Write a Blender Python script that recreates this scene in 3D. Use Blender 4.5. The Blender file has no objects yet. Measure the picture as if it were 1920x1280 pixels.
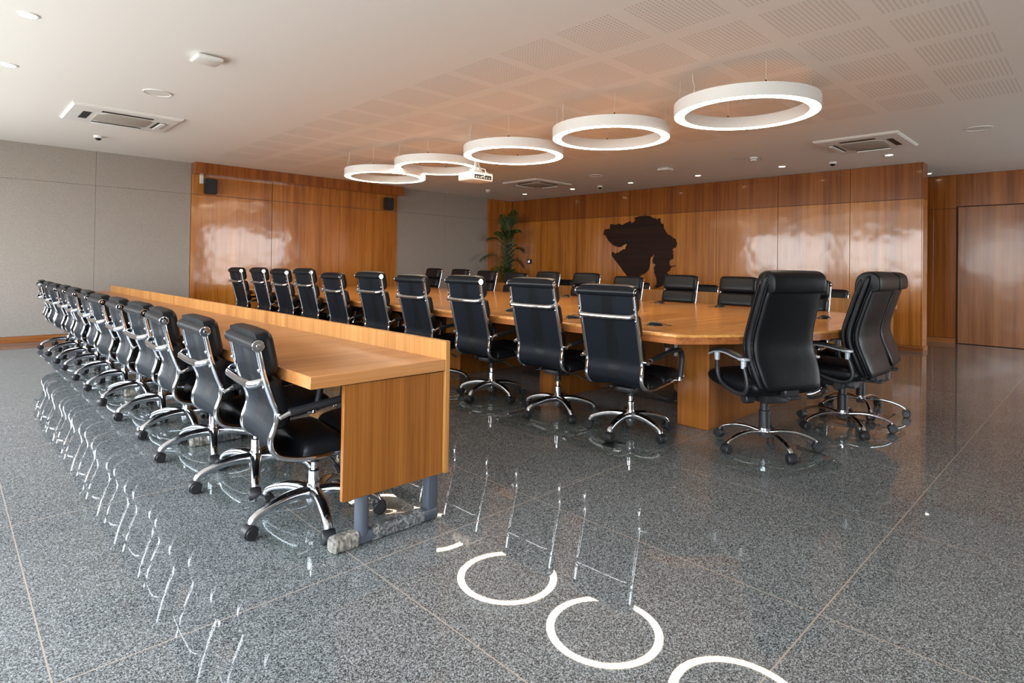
import bpy, bmesh, math, random
from mathutils import Vector, Matrix
random.seed(7)
scene = bpy.context.scene
col = scene.collection
PI = math.pi
XB, YA, ZC = 10.70, 11.02, 2.89         # map wall, fabric wall, ceiling
XW, YK, XD = -1.7, -4.2, 12.46          # window wall, wall behind, door wall

# ------------------------------------------------------------------ materials
def nodes(name):
    m = bpy.data.materials.new(name); m.use_nodes = True
    nt = m.node_tree
    return m, nt, nt.nodes['Principled BSDF']

def N(nt, t, **kw):
    n = nt.nodes.new(t)
    for k, v in kw.items():
        setattr(n, k, v)
    return n

def math_node(nt, op, a, b=None, c=None):
    n = nt.nodes.new('ShaderNodeMath'); n.operation = op
    for i, v in enumerate((a, b, c)):
        if v is None: continue
        if isinstance(v, (int, float)): n.inputs[i].default_value = v
        else: nt.links.new(v, n.inputs[i])
    return n.outputs[0]

def simple(name, color, rough=0.5, metal=0.0, coat=0.0, spec=0.5):
    m, nt, b = nodes(name)
    b.inputs['Base Color'].default_value = (*color, 1)
    b.inputs['Roughness'].default_value = rough
    b.inputs['Metallic'].default_value = metal
    b.inputs['Coat Weight'].default_value = coat
    b.inputs['Specular IOR Level'].default_value = spec
    return m

def emit(name, color, strength):
    m, nt, b = nodes(name)
    b.inputs['Base Color'].default_value = (0.8, 0.8, 0.8, 1)
    b.inputs['Emission Color'].default_value = (*color, 1)
    b.inputs['Emission Strength'].default_value = strength
    return m

def ramp(nt, fac, stops):
    r = nt.nodes.new('ShaderNodeValToRGB')
    e = r.color_ramp.elements
    while len(e) < len(stops): e.new(0.5)
    for el, (p, c) in zip(e, stops):
        el.position = p; el.color = (*c, 1)
    nt.links.new(fac, r.inputs[0])
    return r.outputs[0]

def wood(name, grain, light, mid, dark, rough=0.22, coat=0.6, wave=0.0, stripe=7.0, fine=95.0):
    """veneer: fine streaks and broader bands running along the grain axis (0 x, 1 y, 2 z)"""
    m, nt, b = nodes(name)
    tc = N(nt, 'ShaderNodeTexCoord')
    def mapped(across, along):
        mp = N(nt, 'ShaderNodeMapping')
        s = [across] * 3; s[grain] = along
        mp.inputs['Scale'].default_value = s
        nt.links.new(tc.outputs['Object'], mp.inputs[0])
        return mp.outputs[0]
    def noise(vec, detail, rough_, dist=0.0):
        n = N(nt, 'ShaderNodeTexNoise')
        n.inputs['Scale'].default_value = 1.0; n.inputs['Detail'].default_value = detail
        n.inputs['Roughness'].default_value = rough_; n.inputs['Distortion'].default_value = dist
        nt.links.new(vec, n.inputs['Vector'])
        return n.outputs['Fac']
    n1 = noise(mapped(fine, 1.6), 3, 0.6)
    n2 = noise(mapped(stripe, 0.22), 3, 0.55, 0.3)
    n3 = noise(mapped(stripe * 3.4, 0.5), 2, 0.5)
    f = math_node(nt, 'MULTIPLY_ADD', n1, 0.34, math_node(nt, 'MULTIPLY_ADD', n2, 0.42, math_node(nt, 'MULTIPLY', n3, 0.24)))
    c = ramp(nt, f, [(0.39, dark), (0.5, mid), (0.62, light)])
    nt.links.new(c, b.inputs['Base Color'])
    b.inputs['Roughness'].default_value = rough
    b.inputs['Coat Weight'].default_value = coat
    b.inputs['Specular IOR Level'].default_value = 0.3
    b.inputs['Coat Roughness'].default_value = max(0.03, rough * 0.36)
    if wave > 0:
        w = N(nt, 'ShaderNodeTexNoise'); w.inputs['Scale'].default_value = 1.7; w.inputs['Detail'].default_value = 2.5
        nt.links.new(tc.outputs['Object'], w.inputs['Vector'])
        bp = N(nt, 'ShaderNodeBump'); bp.inputs['Strength'].default_value = 1.0; bp.inputs['Distance'].default_value = wave
        nt.links.new(w.outputs['Fac'], bp.inputs['Height'])
        nt.links.new(bp.outputs[0], b.inputs['Normal']); nt.links.new(bp.outputs[0], b.inputs['Coat Normal'])
    return m

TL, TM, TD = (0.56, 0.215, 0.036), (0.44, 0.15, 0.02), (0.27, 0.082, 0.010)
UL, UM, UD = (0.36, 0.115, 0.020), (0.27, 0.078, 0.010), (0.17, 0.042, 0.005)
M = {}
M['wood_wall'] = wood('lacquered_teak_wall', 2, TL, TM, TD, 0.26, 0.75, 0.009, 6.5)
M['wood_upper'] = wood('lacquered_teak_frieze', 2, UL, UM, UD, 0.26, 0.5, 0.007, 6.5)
M['wood_door'] = wood('lacquered_teak_door', 2, (0.36, 0.14, 0.045), (0.27, 0.094, 0.027), (0.18, 0.056, 0.015), 0.34, 0.4, 0.007, 5.0)
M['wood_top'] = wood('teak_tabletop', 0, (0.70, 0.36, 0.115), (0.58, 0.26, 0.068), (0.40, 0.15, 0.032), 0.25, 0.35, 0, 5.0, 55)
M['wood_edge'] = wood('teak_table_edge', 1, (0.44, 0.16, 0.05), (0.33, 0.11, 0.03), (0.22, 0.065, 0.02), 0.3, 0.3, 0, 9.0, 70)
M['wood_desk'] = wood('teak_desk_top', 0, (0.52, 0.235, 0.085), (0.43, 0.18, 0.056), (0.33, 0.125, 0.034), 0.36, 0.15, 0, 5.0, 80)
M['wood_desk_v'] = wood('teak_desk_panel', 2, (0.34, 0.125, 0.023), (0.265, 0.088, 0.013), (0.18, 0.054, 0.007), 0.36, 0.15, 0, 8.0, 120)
M['wood_upstand_lit'] = wood('window_lit_teak_upstand', 2, (0.53, 0.255, 0.078), (0.44, 0.195, 0.05), (0.32, 0.125, 0.027), 0.4, 0.1, 0, 8.0, 120)  # desk teak made lighter: window light on the upstand painted into the colour
M['wood_skirt'] = wood('teak_skirting', 1, (0.45, 0.17, 0.045), (0.33, 0.11, 0.026), (0.16, 0.045, 0.012), 0.3, 0.3, 0, 14, 60)
M['wood_skirt_x'] = wood('teak_skirting_x', 0, (0.45, 0.17, 0.045), (0.33, 0.11, 0.026), (0.16, 0.045, 0.012), 0.3, 0.3, 0, 14, 60)
M['wood_map'] = wood('wenge_map', 1, (0.036, 0.015, 0.009), (0.026, 0.010, 0.006), (0.014, 0.006, 0.004), 0.6, 0.0, 0, 10, 90)
M['wood_map'].node_tree.nodes['Principled BSDF'].inputs['Specular IOR Level'].default_value = 0.2
M['groove'] = simple('dark_joint', (0.05, 0.025, 0.012), 0.7)
M['seam'] = simple('fabric_joint', (0.15, 0.13, 0.115), 0.9)
M['white'] = simple('white_paint', (0.78, 0.76, 0.73), 0.5)
M['white_plastic'] = simple('white_plastic', (0.80, 0.79, 0.77), 0.35)
M['grille'] = simple('grey_grille', (0.42, 0.38, 0.34), 0.7)
M['dark'] = simple('dark_opening', (0.02, 0.02, 0.02), 0.6)
M['black_plastic'] = simple('black_plastic', (0.014, 0.014, 0.016), 0.42)
M['black_satin'] = simple('black_satin', (0.012, 0.012, 0.014), 0.5)
M['steel_grey'] = simple('grey_powder_coat', (0.07, 0.08, 0.10), 0.4)
M['silver'] = simple('silver_plastic', (0.42, 0.45, 0.48), 0.32, 0.3)
M['chrome'] = simple('chrome', (0.64, 0.64, 0.66), 0.06, 1.0)
M['alu'] = simple('polished_aluminium', (0.62, 0.63, 0.66), 0.14, 1.0)
M['wire'] = simple('thin_wire', (0.75, 0.72, 0.66), 0.4)

def leather(name, c, rough=0.36, bump=0.0012, spec=0.30):
    m, nt, b = nodes(name)
    b.inputs['Base Color'].default_value = (*c, 1)
    b.inputs['Roughness'].default_value = rough
    b.inputs['Specular IOR Level'].default_value = spec
    tc = N(nt, 'ShaderNodeTexCoord')
    v = N(nt, 'ShaderNodeTexVoronoi'); v.inputs['Scale'].default_value = 260
    nt.links.new(tc.outputs['Object'], v.inputs['Vector'])
    n = N(nt, 'ShaderNodeTexNoise'); n.inputs['Scale'].default_value = 9; n.inputs['Detail'].default_value = 2
    nt.links.new(tc.outputs['Object'], n.inputs['Vector'])
    h = math_node(nt, 'MULTIPLY_ADD', v.outputs['Distance'], 0.25, math_node(nt, 'MULTIPLY', n.outputs['Fac'], 2.0))
    bp = N(nt, 'ShaderNodeBump'); bp.inputs['Strength'].default_value = 0.6; bp.inputs['Distance'].default_value = bump
    nt.links.new(h, bp.inputs['Height']); nt.links.new(bp.outputs[0], b.inputs['Normal'])
    return m
M['leather'] = leather('black_leather', (0.007, 0.0075, 0.009), 0.34, 0.0012, 0.2)
M['sling'] = leather('black_leather_back', (0.007, 0.009, 0.013), 0.48, 0.0008, 0.14)
M['leather_exec'] = leather('black_soft_leather', (0.005, 0.005, 0.006), 0.38, 0.0012, 0.18)

def fabric():
    m, nt, b = nodes('grey_fabric_panel')
    tc = N(nt, 'ShaderNodeTexCoord')
    n = N(nt, 'ShaderNodeTexNoise'); n.inputs['Scale'].default_value = 160; n.inputs['Detail'].default_value = 2
    nt.links.new(tc.outputs['Object'], n.inputs['Vector'])
    c = ramp(nt, n.outputs['Fac'], [(0.3, (0.262, 0.226, 0.198)), (0.7, (0.395, 0.345, 0.305))])
    nt.links.new(c, b.inputs['Base Color'])
    b.inputs['Roughness'].default_value = 0.95; b.inputs['Specular IOR Level'].default_value = 0.1
    return m
M['fabric'] = fabric()

def granite():
    m, nt, b = nodes('polished_granite_tiles')
    tc = N(nt, 'ShaderNodeTexCoord')
    co = tc.outputs['Object']
    def cells(scale):
        v = N(nt, 'ShaderNodeTexVoronoi'); v.inputs['Scale'].default_value = scale
        nt.links.new(co, v.inputs['Vector'])
        sp = N(nt, 'ShaderNodeSeparateColor'); nt.links.new(v.outputs['Color'], sp.inputs[0])
        return sp.outputs[0]
    n2 = N(nt, 'ShaderNodeTexNoise'); n2.inputs['Scale'].default_value = 1.3; n2.inputs['Detail'].default_value = 4
    nt.links.new(co, n2.inputs['Vector'])
    f = math_node(nt, 'MULTIPLY_ADD', cells(400), 0.62, math_node(nt, 'MULTIPLY', cells(225), 0.38))
    f = math_node(nt, 'ADD', f, math_node(nt, 'MULTIPLY_ADD', n2.outputs['Fac'], 0.10, -0.05))
    c = ramp(nt, f, [(0.20, (0.020, 0.021, 0.021)), (0.42, (0.088, 0.093, 0.093)), (0.60, (0.19, 0.197, 0.195)), (0.85, (0.38, 0.39, 0.385))])
    sep = N(nt, 'ShaderNodeSeparateXYZ'); nt.links.new(co, sep.inputs[0])
    def line(v, off, pitch, w):
        a = math_node(nt, 'SUBTRACT', v, off - 20 * pitch)
        a = math_node(nt, 'MODULO', a, pitch)
        a = math_node(nt, 'SUBTRACT', a, pitch * 0.5)
        a = math_node(nt, 'ABSOLUTE', a)
        return math_node(nt, 'GREATER_THAN', a, pitch * 0.5 - w)
    g = math_node(nt, 'MAXIMUM', line(sep.outputs[0], 0.25, 1.0, 0.0024), line(sep.outputs[1], 0.722, 1.39, 0.0026))
    mix = N(nt, 'ShaderNodeMix'); mix.data_type = 'RGBA'
    nt.links.new(g, mix.inputs[0]); nt.links.new(c, mix.inputs[6]); mix.inputs[7].default_value = (0.36, 0.29, 0.235, 1)
    nt.links.new(mix.outputs[2], b.inputs['Base Color'])
    n3 = N(nt, 'ShaderNodeTexNoise'); n3.inputs['Scale'].default_value = 2.2; n3.inputs['Detail'].default_value = 3
    nt.links.new(co, n3.inputs['Vector'])
    r = math_node(nt, 'MULTIPLY_ADD', n3.outputs['Fac'], 0.03, 0.0)
    nt.links.new(r, b.inputs['Roughness'])
    b.inputs['Specular IOR Level'].default_value = 0.5
    return m
M['granite'] = granite()

def ceiling_mat():
    m, nt, b = nodes('perforated_gypsum_ceiling')
    tc = N(nt, 'ShaderNodeTexCoord')
    sep = N(nt, 'ShaderNodeSeparateXYZ'); nt.links.new(tc.outputs['Object'], sep.inputs[0])
    X, Y = sep.outputs[0], sep.outputs[1]
    def cell(v, start, pitch, width, lo, hi):
        a = math_node(nt, 'MODULO', math_node(nt, 'SUBTRACT', v, start - 40 * pitch), pitch)
        inside = math_node(nt, 'LESS_THAN', a, width)
        inside = math_node(nt, 'MULTIPLY', inside, math_node(nt, 'GREATER_THAN', v, lo))
        return a, math_node(nt, 'MULTIPLY', inside, math_node(nt, 'LESS_THAN', v, hi))
    ax, ix = cell(X, 3.13, 0.687, 0.54, 3.12, 7.12)
    ay, iy = cell(Y, 0.575, 0.5855, 0.48, 0.56, 10.0)
    def dot(a, p):
        q = math_node(nt, 'MODULO', a, p)
        q = math_node(nt, 'SUBTRACT', q, p * 0.5)
        return math_node(nt, 'MULTIPLY', q, q)
    r2 = math_node(nt, 'ADD', dot(ax, 0.030), dot(ay, 0.030))
    hole = math_node(nt, 'LESS_THAN', r2, 0.0085 ** 2)
    hole = math_node(nt, 'MULTIPLY', hole, math_node(nt, 'MULTIPLY', ix, iy))
    mix = N(nt, 'ShaderNodeMix'); mix.data_type = 'RGBA'
    nt.links.new(hole, mix.inputs[0])
    mix.inputs[6].default_value = (0.86, 0.83, 0.79, 1); mix.inputs[7].default_value = (0.64, 0.585, 0.53, 1)
    nt.links.new(mix.outputs[2], b.inputs['Base Color'])
    b.inputs['Roughness'].default_value = 0.75
    b.inputs['Specular IOR Level'].default_value = 0.25
    return m
M['ceiling'] = ceiling_mat()

def clear(name, tint, ior=1.45):
    m = bpy.data.materials.new(name); m.use_nodes = True
    nt = m.node_tree; nt.nodes.clear()
    out = N(nt, 'ShaderNodeOutputMaterial')
    tr = N(nt, 'ShaderNodeBsdfTransparent'); tr.inputs[0].default_value = (*tint, 1)
    gl = N(nt, 'ShaderNodeBsdfGlossy'); gl.inputs['Roughness'].default_value = 0.03
    fr = N(nt, 'ShaderNodeFresnel'); fr.inputs[0].default_value = ior
    mx = N(nt, 'ShaderNodeMixShader')
    ge = N(nt, 'ShaderNodeNewGeometry')                    # inner faces pass light straight through
    nt.links.new(math_node(nt, 'MULTIPLY', fr.outputs[0], math_node(nt, 'SUBTRACT', 1.0, ge.outputs['Backfacing'])), mx.inputs[0]); nt.links.new(tr.outputs[0], mx.inputs[1]); nt.links.new(gl.outputs[0], mx.inputs[2])
    nt.links.new(mx.outputs[0], out.inputs[0])
    return m
M['clear_mat'] = clear('clear_polycarbonate', (0.975, 0.99, 0.985), 1.25)
M['glass'] = clear('window_glass', (0.97, 0.99, 1.0))

def wrap_mat():
    m, nt, b = nodes('crumpled_plastic_wrap')
    tc = N(nt, 'ShaderNodeTexCoord')
    n = N(nt, 'ShaderNodeTexNoise'); n.inputs['Scale'].default_value = 38; n.inputs['Detail'].default_value = 5; n.inputs['Distortion'].default_value = 1.5
    nt.links.new(tc.outputs['Object'], n.inputs['Vector'])
    c = ramp(nt, n.outputs['Fac'], [(0.42, (0.07, 0.075, 0.085)), (0.55, (0.16, 0.16, 0.16)), (0.66, (0.34, 0.33, 0.31))])
    nt.links.new(c, b.inputs['Base Color'])
    bp = N(nt, 'ShaderNodeBump'); bp.inputs['Distance'].default_value = 0.01
    nt.links.new(n.outputs['Fac'], bp.inputs['Height']); nt.links.new(bp.outputs[0], b.inputs['Normal'])
    b.inputs['Roughness'].default_value = 0.2
    return m
M['wrap'] = wrap_mat()

def tape_mat():
    m, nt, b = nodes('beige_torn_tape')
    tc = N(nt, 'ShaderNodeTexCoord')
    n = N(nt, 'ShaderNodeTexNoise'); n.inputs['Scale'].default_value = 45; n.inputs['Detail'].default_value = 4
    nt.links.new(tc.outputs['Object'], n.inputs['Vector'])
    c = ramp(nt, n.outputs['Fac'], [(0.36, (0.10, 0.09, 0.08)), (0.55, (0.27, 0.24, 0.20)), (0.72, (0.46, 0.42, 0.34))])
    nt.links.new(c, b.inputs['Base Color']); b.inputs['Roughness'].default_value = 0.5
    return m
M['tape'] = tape_mat()
M['ring_light'] = emit('ring_diffuser', (1.0, 0.79, 0.57), 17.0)
M['lamp'] = emit('downlight_lens', (1.0, 0.86, 0.62), 14.0)
M['screen'] = emit('touch_screen_icons', (0.75, 0.72, 1.0), 1.2)

def leaf():
    m, nt, b = nodes('palm_leaf')
    tc = N(nt, 'ShaderNodeTexCoord')
    n = N(nt, 'ShaderNodeTexNoise'); n.inputs['Scale'].default_value = 6
    nt.links.new(tc.outputs['Object'], n.inputs['Vector'])
    c = ramp(nt, n.outputs['Fac'], [(0.35, (0.010, 0.030, 0.005)), (0.65, (0.04, 0.085, 0.014))])
    nt.links.new(c, b.inputs['Base Color']); b.inputs['Roughness'].default_value = 0.45
    return m
M['leaf'] = leaf()
M['stem'] = simple('palm_stem', (0.13, 0.15, 0.03), 0.5)
M['pot'] = simple('dark_planter', (0.03, 0.028, 0.026), 0.4)
M['soil'] = simple('potting_soil', (0.03, 0.02, 0.013), 0.9)

# ------------------------------------------------------------------ mesh helpers
def finish(bm, name, mat, parent=None, smooth=38):
    bmesh.ops.recalc_face_normals(bm, faces=bm.faces)
    me = bpy.data.meshes.new(name)
    bm.to_mesh(me); bm.free()
    mats = mat if isinstance(mat, (list, tuple)) else [mat]
    for k in mats: me.materials.append(k)
    if smooth:
        me.polygons.foreach_set('use_smooth', [True] * len(me.polygons))
        me.set_sharp_from_angle(angle=math.radians(smooth))
    o = bpy.data.objects.new(name, me); col.objects.link(o)
    if parent: o.parent = parent
    return o

def box(bm, x0, x1, y0, y1, z0, z1, bev=0.0, seg=2, mi=0):
    vs = [bm.verts.new(p) for p in ((x0, y0, z0), (x1, y0, z0), (x1, y1, z0), (x0, y1, z0), (x0, y0, z1), (x1, y0, z1), (x1, y1, z1), (x0, y1, z1))]
    fs = [bm.faces.new([vs[i] for i in f]) for f in ((0, 3, 2, 1), (4, 5, 6, 7), (0, 1, 5, 4), (1, 2, 6, 5), (2, 3, 7, 6), (3, 0, 4, 7))]
    for f in fs: f.material_index = mi
    if bev > 0:
        es = {e for f in fs for e in f.edges}
        bmesh.ops.bevel(bm, geom=list(es), offset=bev, segments=seg, affect='EDGES', profile=0.5)

def boxo(name, mat, parent, dims, bev=0.0, seg=2):
    bm = bmesh.new(); box(bm, *dims, bev=bev, seg=seg)
    return finish(bm, name, mat, parent)

def loft(bm, rings, caps=True, closed=True, mi=0):
    """rings: equally long lists of points; faces between consecutive rings"""
    V = [[bm.verts.new(p) for p in r] for r in rings]
    n = len(V[0])
    for a, b in zip(V, V[1:]):
        for i in range(n if closed else n - 1):
            j = (i + 1) % n
            bm.faces.new((a[i], a[j], b[j], b[i])).material_index = mi
    if caps and closed:
        bm.faces.new(list(reversed(V[0]))).material_index = mi
        bm.faces.new(V[-1]).material_index = mi
    return V

def catmull(pts, per=6):
    P = [Vector(p) for p in pts]
    P = [P[0] * 2 - P[1]] + P + [P[-1] * 2 - P[-2]]
    out = []
    for i in range(1, len(P) - 2):
        a, b, c, d = P[i - 1:i + 3]
        for k in range(per):
            t = k / per
            out.append(0.5 * ((2 * b) + (c - a) * t + (2 * a - 5 * b + 4 * c - d) * t * t + (3 * b - a - 3 * c + d) * t ** 3))
    out.append(P[-2].copy())
    return out

def tube(bm, pts, ra, rb=None, n=10, up=(0, 0, 1), squ=2.0, taper=None, mi=0):
    """sweep a superellipse section: ra along the side direction, rb along the 'up' direction"""
    rb = ra if rb is None else rb
    pts = [Vector(p) for p in pts]
    up = Vector(up)
    rings = []
    for i, p in enumerate(pts):
        t = (pts[min(i + 1, len(pts) - 1)] - pts[max(i - 1, 0)])
        if t.length < 1e-9: t = Vector((0, 0, 1))
        t.normalize()
        s = t.cross(up)
        if s.length < 1e-4: s = t.cross(Vector((0, 1, 0.01)))
        s.normalize(); u = s.cross(t).normalized()
        k = taper[i] if taper else 1.0
        ring = []
        for j in range(n):
            a = 2 * PI * (j + 0.5) / n
            ca, sa = math.cos(a), math.sin(a)
            e = 2.0 / squ
            ring.append(p + s * (ra * k * math.copysign(abs(ca) ** e, ca)) + u * (rb * k * math.copysign(abs(sa) ** e, sa)))
        rings.append(ring)
    loft(bm, rings, mi=mi)

def lathe(bm, prof, n=20, cx=0, cy=0, mi=0):
    rings = [[Vector((cx + r * math.cos(2 * PI * k / n), cy + r * math.sin(2 * PI * k / n), z)) for k in range(n)] for r, z in prof]
    loft(bm, rings, mi=mi)

def cyl_y(bm, x, z, r, y0, y1, n=16, bev=0.0, mi=0):
    prof = [(r, y0), (r, y1)] if bev <= 0 else [(r - bev, y0), (r, y0 + bev), (r, y1 - bev), (r - bev, y1)]
    rings = [[Vector((x + q * math.cos(2 * PI * k / n), y, z + q * math.sin(2 * PI * k / n))) for k in range(n)] for q, y in prof]
    loft(bm, rings, mi=mi)

def thing(name, label, cat, loc=(0, 0, 0), rz=0.0, group=None):
    o = bpy.data.objects.new(name, None); col.objects.link(o)
    o.empty_display_size = 0.1
    o.location = loc; o.rotation_euler = (0, 0, rz)
    tag(o, label, cat, group)
    return o

def tag(o, label, cat, group=None):
    o['label'] = label; o['category'] = cat
    if group: o['group'] = group
    return o

def struct(o):
    o['kind'] = 'structure'; return o

def dup(root, loc, rz, label, spin=None):
    r = root.copy(); col.objects.link(r); r.location = loc; r.rotation_euler = (0, 0, rz); r['label'] = label
    for ch in list(root.children):
        c = ch.copy(); col.objects.link(c); c.parent = r
        if spin is not None and ch.name.startswith('star_base'): c.rotation_euler = (0, 0, spin)
        for g in list(ch.children):
            d = g.copy(); col.objects.link(d); d.parent = c
    return r

ORD = ['nearest', 'second', 'third', 'fourth', 'fifth', 'sixth', 'seventh', 'eighth', 'ninth', 'tenth', 'eleventh', 'twelfth']

# ------------------------------------------------------------------ room shell
T = 0.2
struct(boxo('floor', M['granite'], None, (XW - T, XD + T, YK - T, YA + T, -0.12, 0.0)))
struct(boxo('ceiling', M['ceiling'], None, (XW - T, XD + T, YK - T, YA + T, ZC, ZC + 0.15)))

# fabric wall on the left (plane y = YA): panels with fine joints
def panelled(name, mat_panel, us, vs, place, depth=0.012, gap=0.003, base=None):
    bm = bmesh.new()
    base(bm)
    for a, b in zip(us, us[1:]):
        for c, d in zip(vs, vs[1:]):
            place(bm, a + gap, b - gap, c + gap, d - gap, depth)
    o = finish(bm, name, mat_panel, None, 30)
    return struct(o)

def wallA_place(bm, a, b, c, d, dep): box(bm, a, b, YA - dep, YA, c, d, 0.002, 1)
def wallA_base(bm): box(bm, XW - T, XD + T, YA + 0.001, YA + T, 0, ZC, mi=1)
o = panelled('wall_left', [M['fabric'], M['seam']], [XW, -0.98, 0.36, 1.70, 3.045], [0.09, 2.36, ZC], wallA_place, base=wallA_base, gap=0.0015)
def nobase(bm): pass
panelled('wall_left.001', [M['fabric'], M['seam']], [7.165, 8.50, 9.85], [0.09, 2.36, ZC], wallA_place, base=nobase, gap=0.0015)
# teak bay on the fabric wall, its deep pelmet, and the strip in the corner
panelled('trim_1', [M['wood_wall'], M['groove']], [3.045, 4.425, 5.795, 7.165], [0.0, 2.36, 2.72], lambda bm, a, b, c, d, e: box(bm, a, b, YA - 0.03, YA, c, d), base=nobase, gap=0.0045)
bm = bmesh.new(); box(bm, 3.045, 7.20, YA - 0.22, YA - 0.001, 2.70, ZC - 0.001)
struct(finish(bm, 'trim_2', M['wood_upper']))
panelled('trim_3', [M['wood_wall'], M['groove']], [9.85, XB - 0.001], [0.0, 2.36, ZC], lambda bm, a, b, c, d, e: box(bm, a, b, YA - 0.02, YA, c, d, 0.002, 1), base=nobase)
struct(boxo('baseboard_left', M['wood_skirt_x'], None, (XW, 3.04, YA - 0.028, YA - 0.001, 0, 0.088), 0.003, 1))

# map wall (partition) on the right
YE = 2.03
def wallB_base(bm): box(bm, XB + 0.014, XB + 0.30, YE + 0.006, YA, 0, ZC, mi=1)
bj = [YE + 0.002, 3.02, 4.18, 5.34, 6.49, 7.645, 8.80, 9.96, YA - 0.03]
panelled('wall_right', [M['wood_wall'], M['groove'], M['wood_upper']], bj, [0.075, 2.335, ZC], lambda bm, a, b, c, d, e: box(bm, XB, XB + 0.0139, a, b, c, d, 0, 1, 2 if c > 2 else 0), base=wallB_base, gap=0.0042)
bm = bmesh.new()
box(bm, XB + 0.001, XB + 0.31, YE - 0.012, YE + 0.0015, 0.075, 2.333, 0)
box(bm, XB + 0.001, XB + 0.31, YE - 0.012, YE + 0.0015, 2.337, ZC, 0, 1, 1)
struct(finish(bm, 'trim_4', [M['wood_wall'], M['wood_upper']]))
bm = bmesh.new()
box(bm, XB - 0.012, XB + 0.013, YE - 0.024, YA - 0.03, 0, 0.073, 0.002, 1)
box(bm, XB + 0.0135, XB + 0.31, YE - 0.024, YE - 0.0002, 0, 0.073, 0.002, 1)
struct(finish(bm, 'baseboard_right', M['wood_skirt']))

# door wall at the far right, in the passage behind the map wall
bm = bmesh.new(); box(bm, XD + 0.02, XD + T, YK, YA, 0, ZC, mi=1)
def wd(a, b, c, d): box(bm, XD, XD + 0.0195, a + 0.003, b - 0.003, c + 0.003, d - 0.003, 0.002, 1)
for a, b in ((1.87, 2.19), (2.19, 3.4), (3.4, 4.8), (4.8, 6.4)):
    wd(a, b, 0.08, 2.31); wd(a, b, 2.31, ZC)
wd(-0.55, 1.87, 2.34, ZC)
for a, b in ((-2.2, -0.55), (YK, -2.2)):
    wd(a, b, 0.08, 2.31); wd(a, b, 2.31, ZC)
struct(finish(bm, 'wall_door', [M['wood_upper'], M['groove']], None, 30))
struct(boxo('door_1', M['wood_door'], None, (XD - 0.028, XD + 0.0195, -0.53, 1.845, 0.008, 2.325), 0.003, 1))
bm = bmesh.new(); box(bm, XD - 0.012, XD + 0.0195, 1.875, 6.4, 0, 0.077, 0.002, 1)
struct(finish(bm, 'baseboard_door', M['wood_skirt']))

# wall behind the camera and the window wall beside it
def opening_wall(name, horiz, us, z0, z1, lo, hi, plane, thick):
    """solid wall with openings us=[(a,b)..] along one axis"""
    bm = bmesh.new()
    def bx(a, b, c, d):
        if horiz == 'y': box(bm, plane - thick, plane, a, b, c, d)
        else: box(bm, a, b, plane - thick, plane, c, d)
    bx(lo, hi, 0, z0); bx(lo, hi, z1, ZC)
    e = lo
    for a, b in us:
        bx(e, a, z0, z1); e = b
    bx(e, hi, z0, z1)
    return struct(finish(bm, name, M['white'], None, 30))
WIN = [(-3.6, 0.6), (1.1, 3.7), (4.0, 6.8), (7.1, 10.2)]
WINK = [(7.9, 11.4)]
Z0, Z1 = 0.55, 2.62
opening_wall('wall_window', 'y', WIN, Z0, Z1, YK, YA, XW, T)
o = opening_wall('wall_behind', 'x', WINK, Z0, Z1, XW, XD, YK, T); o.data.materials[0] = M['fabric']
def window(i, horiz, a, b, plane):
    bm = bmesh.new()
    w, f = 0.05, 0.06
    n = max(2, round((b - a) / 0.9))
    def bx(a0, b0, c, d, t=f):
        if horiz == 'y': box(bm, plane - 0.13, plane - 0.13 + t, a0, b0, c, d)
        else: box(bm, a0, b0, plane - 0.13, plane - 0.13 + t, c, d)
    bx(a, b, Z0, Z0 + w); bx(a, b, Z1 - w, Z1)
    for k in range(n + 1):
        x = a + (b - a - w) * k / n
        bx(x, x + w, Z0 + w, Z1 - w)
    o = struct(finish(bm, 'window_%d' % i, M['steel_grey'], None, 30))
    bm = bmesh.new()
    if horiz == 'y': box(bm, plane - 0.105, plane - 0.1, a + 0.01, b - 0.01, Z0 + 0.01, Z1 - 0.01)
    else: box(bm, a + 0.01, b - 0.01, plane - 0.105, plane - 0.1, Z0 + 0.01, Z1 - 0.01)
    p = finish(bm, 'pane', M['glass'], o, 0)
    # daylight entering here is sampled through a portal
    ld = bpy.data.lights.new('window_portal', 'AREA'); ld.shape = 'RECTANGLE'
    ld.size = b - a; ld.size_y = Z1 - Z0; ld.cycles.is_portal = True
    lo = bpy.data.objects.new('window_portal', ld); col.objects.link(lo)
    if horiz == 'y':
        lo.location = (plane - 0.16, (a + b) / 2, (Z0 + Z1) / 2); lo.rotation_euler = (PI / 2, 0, -PI / 2)
    else:
        lo.location = ((a + b) / 2, plane - 0.16, (Z0 + Z1) / 2); lo.rotation_euler = (PI / 2, 0, 0)
k = 1
for a, b in WIN: window(k, 'y', a, b, XW); k += 1
for a, b in WINK: window(k, 'x', a, b, YK); k += 1

# ------------------------------------------------------------------ seating
def normals(path):
    out = []
    for i in range(len(path)):
        t = path[min(i + 1, len(path) - 1)] - path[max(i - 1, 0)]
        t.normalize(); out.append(Vector((-t.z, 0, t.x)))
    return out

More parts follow.
